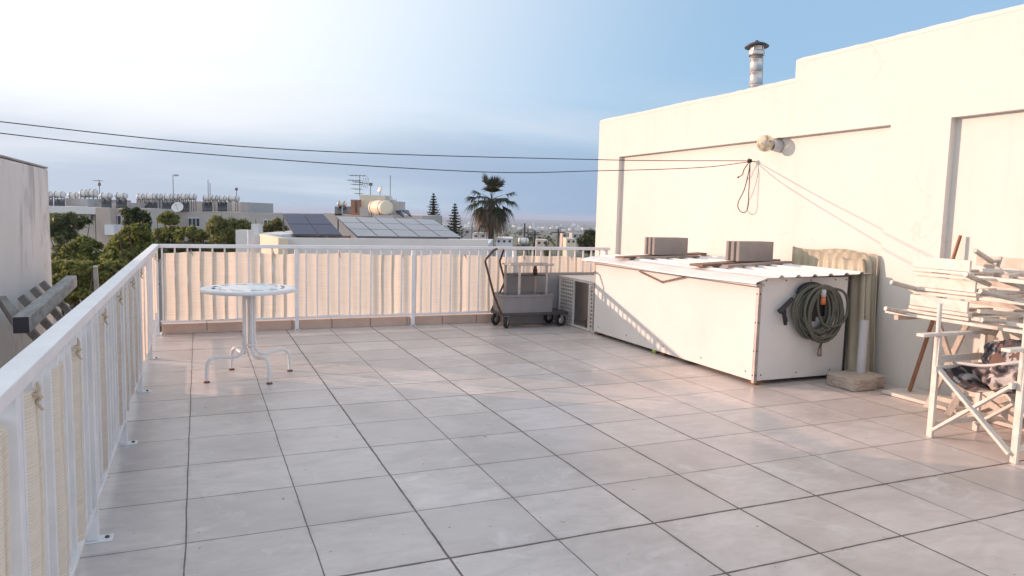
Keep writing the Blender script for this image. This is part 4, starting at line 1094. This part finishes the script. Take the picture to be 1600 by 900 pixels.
def antenna(px, y0, y1, D, label, kind):
    p, q = atF(px, y1, D), atF(px, y0, D); q.x, q.y = p.x, p.y
    root = thing('antenna', p, label, 'antenna')
    r_ = .0155*D/30
    MB().tube([p, q], r_, 6).build('mast', M['stand'], root)
    k_ = D/F
    def H(dx, dy, zz): return V((p.x, p.y, atF(px, zz, D).z))+RT*(dx*k_)+FW*dy
    if kind == 'yagi':
        a = MB(); a.tube([H(-6, 0, y0+1.5), H(3, 0, y0+1.5)], r_*.7, 5)
        for i in range(6): a.tube([H(-6+i*1.7, -.35, y0+1.5), H(-6+i*1.7, .35, y0+1.5)], r_*.5, 4)
        a.build('elements', M['stand'], root)
        MB().lathe(H(0, 0, y0+7), [(0, -.14), (.09, -.10), (.115, 0), (.09, .10), (0, .14)], 10).build('junction_drum', M['stand'], root)
    elif kind == 'flag':
        a = MB(); a.tube([H(0, 0, y0+.5), H(9, 0, y0+1)], r_*.8, 5)
        for dx in (3, 4.5, 6, 8.5): a.tube([H(dx, 0, y0-1), H(dx, 0, y0+2.5)], r_*.6, 4)
        a.build('elements', M['stand'], root)
    elif kind == 'ball':
        MB().lathe(H(0, 0, y0+1), [(0, -.14), (.12, -.06), (.13, .03), (.07, .11), (0, .13)], 10).build('head', M['stand'], root)
    elif kind == 'big':
        a = MB()
        for (dy, l0, l1) in ((1, -15, 9), (8.5, -18, 1), (11, -9, 1), (15, -11, 4), (22, -10, 2), (29, -6, 3)):
            a.tube([H(l0, 0, y0+dy), H(l1, 0, y0+dy)], r_*.75, 5)
            for i in range(5):
                x_ = l0+(l1-l0)*i/4; a.tube([H(x_, -.5, y0+dy), H(x_, .5, y0+dy)], r_*.5, 4)
        a.tube([H(0, 0, y0+12), H(13, 0, y0+13)], r_*.8, 5)
        for dx in (4, 7, 9.5, 12): a.tube([H(dx+2, 0, y0+4), H(dx-1, 0, y0+20)], r_*.5, 4)
        a.build('elements', M['stand'], root)
    elif kind == 'box':
        MB().cbox(H(0, 0, y0+1), (.16, .16, .14)).build('head', M['stand'], root)
    elif kind == 'whip':
        a = MB(); a.tube([H(0, 0, y1-2), H(10, 0, y1-3)], r_*.7, 5)
        for dx in (4, 6.5, 9.5): a.tube([H(dx, 0, y1-6), H(dx, 0, y1+1)], r_*.5, 4)
        a.build('elements', M['stand'], root)
antenna(156, 281, 316, 54, 'short antenna with a dark drum above the beige apartment tanks', 'yagi')
antenna(271, 273, 314, 58, 'tall thin antenna with a side arm above the long tank row', 'flag')
antenna(325.5, 281, 314, 60, 'slim rod antenna beside a thicker stub on the grey block', 'whip2')
antenna(328.5, 286, 314, 60.5, 'thicker stub antenna right of the slim rod on the grey block', 'whip2')
antenna(369.5, 294.5, 315, 58, 'short antenna with a round head above the right end tank', 'ball')

# --- white house with solar panels
HD = 23
H1 = thing('white_house', base_at(580, 27), 'white flat roofed house carrying solar panels beyond the far railing', 'house')
fb('wall', 'housewhite', H1, 368, 388, 359.5, None, 22.4, .5)
fb('wall', 'housewhite', H1, 388.2, 440, 366, None, 24.0, 5)
fb('parapet', 'housewhite', H1, 440.2, 762, 371.5, None, HD, .25, yt2=374.5)
fb('wall', 'housewhite', H1, 440.2, 758, 386, None, HD+.26, 9, yt2=388)
p0, p1_, p2, p3 = atF(405.5, 365.2, 23.95), atF(440, 372.5, 22.5), atF(440, 430, 22.5), atF(405.5, 430, 23.95)
sw = MB(); n_ = (RT*.2); sw.add([p0, p1_, p2, p3, p0+n_, p1_+n_, p2+n_, p3+n_], [(0,1,2,3),(7,6,5,4),(0,4,5,1),(3,2,6,7),(0,3,7,4),(1,5,6,2)]); sw.build('stair_wall', M['cream'], H1)
a = MB(); a.tube([atF(389, 396, 22.3), atF(389, 359, 22.3)], .045, 8); a.build('pipe', M['winwhite'], H1)
fb('terrace_wall', 'terracotta', H1, 455, 545, 367.5, 372.2, 25.5, .3)
fb('terrace_wall', 'terracotta', H1, 560, 700, 369, 373.5, 26.0, .3)
ac = thing('roof_unit', base_at(398, 24.4, atF(398, 366, 24.4).z), 'small grey box with a dish on the white house roof', 'roof unit')
fb('case', 'tankmetal', ac, 392.5, 404, 350, 366.5, 24.4, .4); a = MB(); a.tube([atF(400, 350, 24.5), atF(399, 343, 24.5)], .02, 6); a.build('mast', M['stand'], ac)

def pv(name, label, TL, TR, BR, BL, nu, nv, mat, DT, DB, gap, grp=None):
    a, b_, c, d = atF(*BL, DB), atF(*BR, DB), atF(*TR, DT), atF(*TL, DT)
    root = thing(name, V(((a.x+b_.x)/2, (a.y+b_.y)/2, min(a.z, b_.z)-.25)), label, 'solar panels')
    def Q(u_, v_): return (a*(1-u_)+b_*u_)*(1-v_)+(d*(1-u_)+c*u_)*v_
    nrm = (b_-a).cross(d-a).normalized()
    slab4(a-nrm*.02, b_-nrm*.02, c-nrm*.02, d-nrm*.02, .03).build('frame', M['alu'], root)
    for i in range(nu):
        for j in range(nv):
            slab4(Q((i+gap)/nu, (j+gap)/nv), Q((i+1-gap)/nu, (j+gap)/nv), Q((i+1-gap)/nu, (j+1-gap)/nv), Q((i+gap)/nu, (j+1-gap)/nv), .012).build('panel', M[mat], root)
    lg = MB()
    for u_ in (.02, .35, .68, .98):
        for v_ in (.03, .97):
            q = Q(u_, v_)-nrm*.06; lg.beam(q, V((q.x, q.y, root.location.z-.15)), .05, .05)
        lg.beam(Q(u_, .02)-nrm*.075, Q(u_, .98)-nrm*.075, .04, .05)
    lg.build('support_frame', M['alu'], root)
    return root
pv('solar_array', 'small dark solar array at the left of the white house roof', (441, 334.5), (506, 335), (535, 367), (460, 366.5), 2, 2, 'pv', 27.0, 25.0, .02)
pv('solar_array', 'large pale solar array of three rows on the white house roof', (524, 337.5), (677, 343), (722, 370.5), (558, 369), 5, 3, 'pvpale', 28.5, 25.2, .022)

# rear house with the roof clutter
H2 = thing('tan_house', base_at(590, 40), 'tan house with roof rooms and terracotta chimney behind the solar panels', 'house')
fb('wall', 'apt', H2, 505, 660, 335, None, 36, 10)
fb('chimney', 'terracotta', H2, 548, 561.5, 312, 336, 34.8, .8)
fb('roof_room', 'cream', H2, 562, 602, 305, 336, 35.2, 2)
fb('roof_room', 'apt', H2, 604, 624, 314.5, 336, 36.5, 2)
fb('doorway', 'window', H2, 555, 557.5, 314, 332, 34.75, .04)
fb('plinth', 'aptdark', H2, 562, 576, 324, 338, 33.6, .8)
fb('plinth', 'aptdark', H2, 582, 614, 336, 345, 31.5, 1.0)
bt = thing('cream_tank', V((0, 0, 0))+atF(597, 337, 32), 'big cream cylindrical tank lit by the sun behind the solar panels', 'water tank')
ORG[bt.name] = bt.location.copy()
p, q = atF(585, 324.5, 32.7), atF(604, 324.5, 31.6); p.z = q.z = (p.z+q.z)/2; d_ = (q-p).normalized(); rr_ = 11.6*32/F
p = p-d_*.06; q = q+d_*.08
MB().tube([p, p+d_*.04, p+d_*.12, q-d_*.10, q-d_*.03, q], [rr_*.5, rr_*.85, rr_, rr_, rr_*.9, rr_*.6], 28).build('tank_body', M['cream'], bt)
a = MB()
for k in (.2, .8):
    c = p+(q-p)*k; sd_ = d_.cross(V((0, 0, 1)))
    a.tube([c+(sd_*math.cos(x_)+V((0, 0, math.sin(x_))))*(rr_+.008) for x_ in np.linspace(0, 2*math.pi, 25)], .012, 4, False)
    for s_ in (-1, 1): a.beam(c+sd_*rr_*.75*s_-V((0, 0, rr_*.6)), c+sd_*rr_*.8*s_-V((0, 0, rr_*1.3)), .05, .05)
a.build('band', M['stand'], bt)
tank(593, 612, 307.5, 315, 36.6, 'small white tank half hidden above the big cream tank', 318, None)
tk = tank(527, 541.5, 314.5, 323, 37, 'small white tank over two dark collectors left of the chimney', 334, None)
collector(tk, 523, 534, 322.5, 334, 36.4); collector(tk, 535, 548, 322.5, 333, 36.5)
sc2 = thing('solar_collector', atF(629, 337, 36), 'dark tilted solar collector right of the big cream tank', 'solar collector')
ORG[sc2.name] = sc2.location.copy()
for (x0, x1, x2, x3) in ((617, 626, 630, 620), (628, 638, 643, 631)):
    slab4(atF(x2-1, 337, 35.6), atF(x3+11 if x3 < 630 else x3+12, 337, 35.6), atF(x1, 328, 36.6), atF(x0, 328, 36.6), .06).build('panel', M['pv'], sc2)
antenna(562, 273.5, 306, 36, 'tall tangled television antenna with many rods on the tan house', 'big')
antenna(579, 287, 306, 35.8, 'antenna pole with a small box head on the tan house', 'box')
antenna(609.5, 274, 316, 37, 'very thin whip antenna with low side rods on the tan house', 'whip')
d2 = thing('satellite_dish', atF(593, 300, 37), 'tiny dish on a pole above the cream roof room', 'dish')
ORG[d2.name] = d2.location.copy()
c = atF(594, 296, 37); MB().lathe(c, [(0, -.05), (.1, -.03), (.16, .02), (0, -.03)], 14, V((0, 0, 1)).rotation_difference(V((-.8, -.4, .4)).normalized()).to_matrix()).build('reflector', M['tankmetal'], d2)
a = MB(); a.tube([c, atF(593.5, 306, 37)], .02, 5); a.build('mast', M['stand'], d2)

# --- trees
def leaves(clumps, n, size, spread=.55, flat=.0, droop=0.0, seed=1, aspect=.45):
    """leaf-sized faces through the volume of many small clumps"""
    g = np.random.default_rng(seed)
    cs = np.array([c for c, r_ in clumps]); rs = np.array([r_ for c, r_ in clumps])
    wts = rs**2/np.sum(rs**2); idx = g.choice(len(rs), n, p=wts)
    d = g.normal(size=(n, 3)); d /= np.linalg.norm(d, axis=1)[:, None]
    rad = rs[idx]*(1-spread*g.random(n)**1.6)
    rad = rad*np.where(g.random(n) < .16, 1+.75*g.random(n), 1)
    d2_ = d*np.array([1, 1, .8])
    P = cs[idx]+d2_*rad[:, None]
    nrm = d*.7+g.normal(size=(n, 3))*.6; nrm[:, 2] += .35; nrm /= np.linalg.norm(nrm, axis=1)[:, None]
    a = np.cross(nrm, g.normal(size=(n, 3))); a /= np.linalg.norm(a, axis=1)[:, None]
    a[:, 2] -= droop; a /= np.linalg.norm(a, axis=1)[:, None]
    b_ = np.cross(nrm, a); b_ /= np.linalg.norm(b_, axis=1)[:, None]
    s_ = size*(.6+.8*g.random(n))[:, None]
    v = np.stack([P-a*s_, P+b_*s_*aspect, P+a*s_, P-b_*s_*aspect], 1).reshape(-1, 3)
    mb = MB(); mb.v = [tuple(x_) for x_ in v.tolist()]; mb.f = [(4*i, 4*i+1, 4*i+2, 4*i+3) for i in range(n)]; mb.sm = [False]*n
    return mb
def crown_clumps(c, rx_, ry_, rz_, n, r_, seed, dens=.55):
    g = random.Random(seed); out = []
    while len(out) < n:
        d = V((g.gauss(0, 1), g.gauss(0, 1), g.gauss(0, 1))).normalized()
        k = dens+(1-dens)*g.random()**.6
        if d.z < -.55: continue
        big = g.random() < .7
        if not big: k *= g.uniform(1.0, 1.3)
        out.append((tuple(V(c)+V((d.x*rx_, d.y*ry_, d.z*rz_))*k), r_*(g.uniform(.75, 1.2) if big else g.uniform(.25, .55))))
    return out
def tree(name, label, lobes, D, mat, n, leaf, seed, trunk_px=None, clump=.30, ncl=26, droop=0, aspect=.45, tr=.09, grp=None):
    """lobes: (px, py, half width px, half height px)"""
    k = D/F; cl_ = []
    cen = []
    for i, (x_, y_, hw, hh) in enumerate(lobes):
        g = random.Random(seed*31+i)
        c = atF(x_, y_, D+g.uniform(-.4, .4)*hw*k); cen.append(c)
        cl_ += crown_clumps(c, hw*k*.80, hw*k*.80, hh*k*.80, ncl, min(hw, hh)*k*clump, seed*7+i)
    xm = trunk_px if trunk_px is not None else sum(l[0] for l in lobes)/len(lobes)
    b_ = base_at(xm, D)
    root = thing(name, b_, label, 'tree', grp)
    tm_ = MB(); zc_ = min(c.z for c in cen)
    fork = V((b_.x, b_.y, GZ+(zc_-GZ)*.72))
    tm_.tube(sagline([b_, b_+V((.06, .03, (fork.z-GZ)*.5)), fork], 12), [tr*1.3]+[tr]*10+[tr*.8]*2, 8)
    gg = random.Random(seed)
    for c in cen:
        for q in range(3):
            e_ = c+V((gg.uniform(-1, 1), gg.uniform(-1, 1), gg.uniform(-.3, .8)))*(c-fork).length*.22
            md_ = (fork+e_)/2+V((gg.uniform(-.2, .2), gg.uniform(-.2, .2), -.1))
            tm_.tube([fork, md_, e_], [tr*.55, tr*.35, tr*.12], 6)
    cl_ += crown_clumps(V((b_.x, b_.y, zc_-.6)), max(l[2] for l in lobes)*k*.8, max(l[2] for l in lobes)*k*.8, max(l[3] for l in lobes)*k*.9, ncl, max(l[3] for l in lobes)*k*.36, seed+400)
    tm_.build('trunk', M['bark'], root)
    leaves(cl_, int(n*1.7), leaf*1.12, seed=seed, droop=droop, aspect=aspect).build('crown', M[mat], root)
    return root
tree('feathery_tree', 'loose feathery green tree between the plaster wall and the beige block', [(104, 350, 26, 19), (92, 362, 20, 16), (128, 345, 15, 8)], 36, 'leaf_feather', 3800, .13, 2, clump=.34, droop=.5, aspect=.25)
tree('dark_tree', 'tall dark tree against the right end of the beige block', [(211, 346, 22, 24), (216, 366, 22, 16)], 41, 'leaf_dark', 4200, .13, 3, clump=.38)
tree('leafy_tree', 'leafy tree with yellowish clumps left of the triple window', [(259, 343, 23, 12), (262, 366, 24, 14)], 33, 'leaf_citrus', 4200, .10, 4, clump=.40)
tree('round_tree', 'low rounded green tree below the triple window', [(294, 367, 24, 12), (314, 368, 12, 9)], 32, 'leaf_citrus', 2800, .10, 5, clump=.40)
tree('willow_tree', 'pale green wispy tree beside the white house', [(357, 361, 33, 22), (342, 352, 16, 13), (378, 355, 16, 11)], 31, 'leaf_willow', 4800, .12, 6, clump=.34, droop=.8, aspect=.22)
tree('shrubby_tree', 'small green treetop showing between white house and solar panels', [(432, 353, 16, 11), (418, 358, 11, 8)], 38, 'leaf_willow', 1600, .11, 7, clump=.4)
tree('citrus_tree', 'bushy tree in front, crown just above the left railing', [(206, 382, 36, 20), (214, 362, 22, 12), (196, 402, 40, 20), (232, 392, 24, 16)], 17, 'leaf_citrus', 9000, .062, 8, clump=.34, ncl=34)
tree('citrus_tree', 'bushy tree in front with a round yellow green top', [(136, 387, 28, 17), (118, 402, 34, 20), (150, 408, 28, 16)], 18, 'leaf_citrus', 7000, .064, 9, clump=.34, ncl=32)
tree('citrus_tree', 'lowest bushy tree directly behind the weathered beam', [(108, 430, 38, 26), (150, 428, 34, 22), (186, 426, 34, 20), (96, 462, 30, 24), (140, 462, 34, 20)], 13.5, 'leaf_citrus', 9500, .050, 10, clump=.34, ncl=30)
tree('dark_tree', 'dark low tree seen through the gap above the far netting', [(285, 392, 30, 13), (335, 393, 30, 13)], 27, 'leaf_dark', 4000, .10, 11, clump=.42)
tree('dark_tree', 'dark tree against the white wall at the right end of the view', [(921, 371, 14, 11), (932, 378, 16, 14), (912, 378, 9, 9)], 95, 'leaf_dark', 3000, .26, 12, clump=.40)
tree('low_tree', 'small green bush just under the far rail left of the palm', [(748, 390, 14, 6), (725, 391, 10, 5)], 42, 'leaf_citrus', 1500, .12, 13, clump=.45)

# conifers with whorled branches
def araucaria(px, y0, y1, D, hw, label, seed):
    k = D/F; b_ = base_at(px, D); topz = atF(px, y0, D).z; botz = atF(px, y1, D).z
    root = thing('conifer_tree', b_, label, 'tree', 'conifers beyond the white house')
    MB().tube([b_, V((b_.x, b_.y, botz)), V((b_.x, b_.y, topz))], [.26, .2, .03], 8).build('trunk', M['bark'], root)
    g = random.Random(seed); mb = MB(); nt = 15
    for i in range(nt):
        f_ = i/(nt-1); z = botz-.8+(topz-botz+.7)*f_; L = hw*k*(1-f_)**.8*1.22+.12
        nb_ = 9
        for j in range(nb_):
            a_ = 2*math.pi*(j+g.random()*.5)/nb_+i*.6; l_ = L*g.uniform(.75, 1.12)
            dr = V((math.cos(a_), math.sin(a_), 0)); sd_ = V((-dr.y, dr.x, 0)); prev = V((b_.x, b_.y, z))
            for s_ in range(9):
                u_ = (s_+1)/9; c = V((b_.x, b_.y, z))+dr*l_*u_+V((0, 0, -.20*l_*math.sin(u_*2.2)+.22*l_*u_**3))
                w_ = (.125*(1-u_*.6)+.04)*g.uniform(.7, 1.3)
                for q in range(2):
                    t_ = V((g.uniform(-.3, .3), g.uniform(-.3, .3), g.uniform(-.5, 1))).normalized()*w_*.9
                    o_ = sd_*g.choice((-1, 1))*w_*g.uniform(.6, 1.4)
                    mb.add([prev, prev+o_*.5+t_*.5, c+o_+t_, c], [(0, 1, 2, 3)])
                prev = c
    mb.build('crown', M['leaf_arau'], root)
araucaria(677, 302, 346, 74, 13, 'taller left one of two dark pointed conifers', 1)
araucaria(710.5, 318, 366, 70, 14.5, 'lower right one of two dark pointed conifers', 2)

# fan palm
PD = 46; k = PD/F
pb_ = base_at(768, PD)
pm = thing('fan_palm', pb_, 'tall fan palm with a brown skirt of dead fronds', 'tree')
hc = atF(768, 313, PD)
MB().tube(sagline([pb_, V((pb_.x+.05, pb_.y, -3.5)), V((hc.x-.02, hc.y, hc.z-1.4)), hc], 24), [.24]*6+[.17]*18+[.17], 10).build('trunk', M['bark'], pm)
def fan(mb, o_, d_, L, nl, spread, droop, g, wd):
    d_ = d_.normalized(); sd_ = d_.cross(V((0, 0, 1)))
    sd_ = sd_.normalized() if sd_.length > .05 else V((1, 0, 0))
    up_ = sd_.cross(d_)
    hub = o_+d_*L*.42+V((0, 0, -droop*.06*L))
    mb.tube([o_, (o_+hub)/2+up_*.03, hub], [.022, .016, .012], 4)
    for i in range(nl):
        a_ = (i/(nl-1)-.5)*spread+g.uniform(-.05, .05)
        dd = (d_*math.cos(a_)+sd_*math.sin(a_)).normalized()
        l_ = L*.62*(1-.25*abs(a_)/1.6)*g.uniform(.85, 1.1)
        m1 = hub+dd*l_*.55+V((0, 0, -droop*.10*l_)); e_ = m1+dd*l_*.36+V((0, 0, -droop*l_*g.uniform(.25, .6)))
        pw = dd.cross(up_).normalized()*wd
        mb.add([hub, m1+pw, e_, m1-pw], [(0, 1, 2, 3)])
g = random.Random(5); live = MB()
def pdir(lat, up, dep): return (RT*lat+V((0, 0, up))+FW*dep).normalized()
main = [(-.28, 1, .1, 1.95, .25), (.12, 1, -.2, 1.75, .3), (.42, .9, .2, 1.75, .35), (-.05, .8, .7, 1.7, .5), (.1, .75, -.8, 1.6, .6),
        (1, .52, .1, 1.95, .75), (1, .10, -.2, 1.9, 1.0), (.8, -.25, .3, 1.7, 1.3), (.75, .2, -.8, 1.7, 1.0), (.7, .3, .9, 1.8, .9),
        (-.85, .55, .2, 1.75, .8), (-1, .28, -.1, 1.95, 1.0), (-1, -.08, .2, 1.85, 1.2), (-.7, .1, -.9, 1.7, 1.1), (-.6, .35, .9, 1.8, .9), (-.7, -.35, -.4, 1.6, 1.4), (.5, -.4, -.7, 1.6, 1.4), (0, .15, -1, 1.6, 1.2)]
for (la, up, de, L_, dr_) in main: fan(live, hc+V((0, 0, .05)), pdir(la, up, de), L_*1.04, 29, 2.1, dr_, g, .040)
live.build('crown', M['leaf_palm'], pm)
dead = MB()
for i in range(48):
    a_ = i*2.399; e_ = math.radians(g.uniform(-72, -18))
    d_ = V((math.cos(a_)*math.cos(e_), math.sin(a_)*math.cos(e_), math.sin(e_)))
    fan(dead, hc+V((0, 0, g.uniform(-.25, .15))), d_, g.uniform(1.0, 1.75), 12, 1.5, 2.0, g, .026)
dead.build('dead_skirt', M['leaf_dead'], pm)

# --- low houses in the middle distance
def small_house(x0, x1, yt, D, mat, label, wins=2, roof=None):
    root = thing('distant_house', base_at((x0+x1)/2, D, gz(D)), label, 'house')
    k_ = D/F; p_ = atF((x0+x1)/2, yt, D)
    a, b_ = atF(x0, yt, D), atF(x1, yt, D); z = (a.z+b_.z)/2; f_ = FW*min(12, 7+.02*D)
    def up(q, zz): return V((q.x, q.y, zz))
    mb = MB(); z0 = gz(D)-.5
    mb.add([up(a, z0), up(b_, z0), up(b_, z0)+f_, up(a, z0)+f_, up(a, z), up(b_, z), up(b_, z)+f_, up(a, z)+f_], [(0,3,2,1),(4,5,6,7),(0,1,5,4),(1,2,6,5),(2,3,7,6),(3,0,4,7)])
    mb.build('wall', M[mat], root)
    w_ = x1-x0
    for i in range(wins):
        c = x0+w_*(i+.5)/wins; hw = min(w_/wins*.22, 2.2)
        fb('window', 'window', root, c-hw, c+hw, yt+2.2, yt+5.6, D-.06, .05)
    # parapet lip
    fb('parapet', 'housewhite', root, x0-.3, x1+.3, yt-.7, yt+.05, D-.1, .4)
    return root
h = small_house(723, 764, 358.5, 115, 'aptdark', 'pale grey low building with roof tanks left of the palm trunk', 3)
for i, (x0, x1) in enumerate(((726, 735), (737, 746), (748, 757))): tank(x0, x1, 352.5, 357, 117, 'small roof tank, %s of three left of the palm trunk' % ('left', 'middle', 'right')[i], 359.5, 'tanks left of the palm')
small_house(738, 760, 365, 96, 'housewhite', 'small white roofed house right below the roof tanks by the palm', 2)
small_house(775, 801, 373, 85, 'housewhite', 'low bluish white house right of the palm trunk', 3)
tank(809.5, 826, 371.5, 382, 60, 'large pale tank lying low right of the palm', 388, None)
small_house(879, 893, 364, 210, 'apt2', 'peach coloured box house in the distance at the right', 2)
small_house(885, 900, 373.5, 140, 'cream', 'small sunlit cream house below the peach house', 2)
small_house(894, 912, 365, 190, 'aptdark', 'bluish grey house at right beside the dark tree', 2)
small_house(660, 700, 352, 240, 'apt', 'far beige house seen between the two conifers', 4)
small_house(838, 856, 375.5, 150, 'apt', 'low shed between the utility poles', 2)

def pole(px, y0, D, label, arm=False, r_=.12):
    b_ = base_at(px, D, gz(D)); tz = atF(px, y0, D).z
    root = thing('utility_pole', b_, label, 'pole')
    MB().tube([b_, V((b_.x, b_.y, tz))], [r_*1.2, r_], 8).build('shaft', M['dark'], root)
    if arm:
        z = tz-.5; c = V((b_.x, b_.y, z)); MB().beam(c-RT*.9, c+RT*.9, .12, .12).build('cross_arm', M['dark'], root)
    return V((b_.x, b_.y, tz))
pole(820, 349, 95, 'dark utility pole right of the palm crown')
pa = pole(825.5, 358.5, 105, 'thin pole joined by wires to a thicker pole', True, .09)
pc_ = pole(836, 361, 100, 'thick short dark pole right of the wired thin pole', True, .17)
pole(873, 357, 90, 'dark pole left of the peach house', True, .10)
pole(738, 349, 90, 'thin pale pole left of the palm trunk', False, .05)
wr = MB()
for dz in (-.4, -1.6, -2.6): wr.tube([pa+V((0, 0, dz)), (pa+pc_)/2+V((0, 0, dz-.25)), pc_+V((0, 0, dz))], .05, 5)
tag(wr.build('power_lines', M['dark'], None, loc=pa), 'short sagging wires between two neighbouring poles', 'wires')
# cypress
cy = base_at(855.5, 110, gz(110)); ct = thing('cypress_tree', cy, 'small dark spire shaped cypress between the poles', 'tree')
tz = atF(855.5, 366, 110).z
MB().tube([cy, V((cy.x, cy.y, tz-1))], [.2, .06], 6).build('trunk', M['bark'], ct)
cl_ = [((cy.x+random.uniform(-.2, .2), cy.y+random.uniform(-.2, .2), tz-.3-i*.32), .12+.035*i) for i in range(24)]
leaves(cl_, 1600, .16, seed=77).build('crown', M['leaf_dark'], ct)

# far town and tree belts: one mass each
g = np.random.default_rng(3); mb = MB()
for i in range(620):
    D_ = g.uniform(1700, 3600); px = g.uniform(-300, 2000); p_ = base_at(px, D_, gz(D_)); w_ = g.uniform(6, 18); h_ = g.uniform(3.5, 8.5)*(1.5 if D_ > 2800 else 1)*(2 if g.random() < .04 else 1); dp = g.uniform(6, 14)
    m_ = Matrix.Rotation(g.uniform(0, 1.5), 3, 'Z')
    mb.cbox((p_.x, p_.y, p_.z+h_/2-.5), (w_, dp, h_), m_)
tag(mb.build('distant_town', M['housewhite']), 'hazy pale town on the plain at the horizon', 'town', kind='stuff')
cl_ = []
for i in range(700):
    D_ = 170*math.exp(g.uniform(0, 2.9)); px = g.uniform(-200, 1900); p_ = base_at(px, D_, gz(D_)); rr_ = g.uniform(1.5, 3.2)*(1+D_/1500)
    if D_ < 400 and i % 3: continue
    cl_.append(((p_.x, p_.y, p_.z+rr_*.6), rr_))
tag(leaves(cl_, 15000, 1.1, seed=9, aspect=.8).build('distant_trees', M['leaf_dark']), 'scattered dark trees and hedges on the distant plain', 'trees', kind='stuff')

# air
hm = bpy.data.materials.new('haze_air'); hm.use_nodes = True; ht = hm.node_tree; ht.nodes.clear()
out_ = ht.nodes.new('ShaderNodeOutputMaterial'); pv_ = ht.nodes.new('ShaderNodeVolumePrincipled')
pv_.inputs['Color'].default_value = (.60, .71, .88, 1); pv_.inputs['Density'].default_value = HAZE; pv_.inputs['Anisotropy'].default_value = .1
ht.links.new(pv_.outputs[0], out_.inputs['Volume'])
hz = MB().box((-8700, -8700, -47.5), (8700, 8700, 9.0)).build('haze', hm); tag(hz, 'thin bluish haze over the plain', 'haze', kind='stuff')
hz.visible_shadow = True
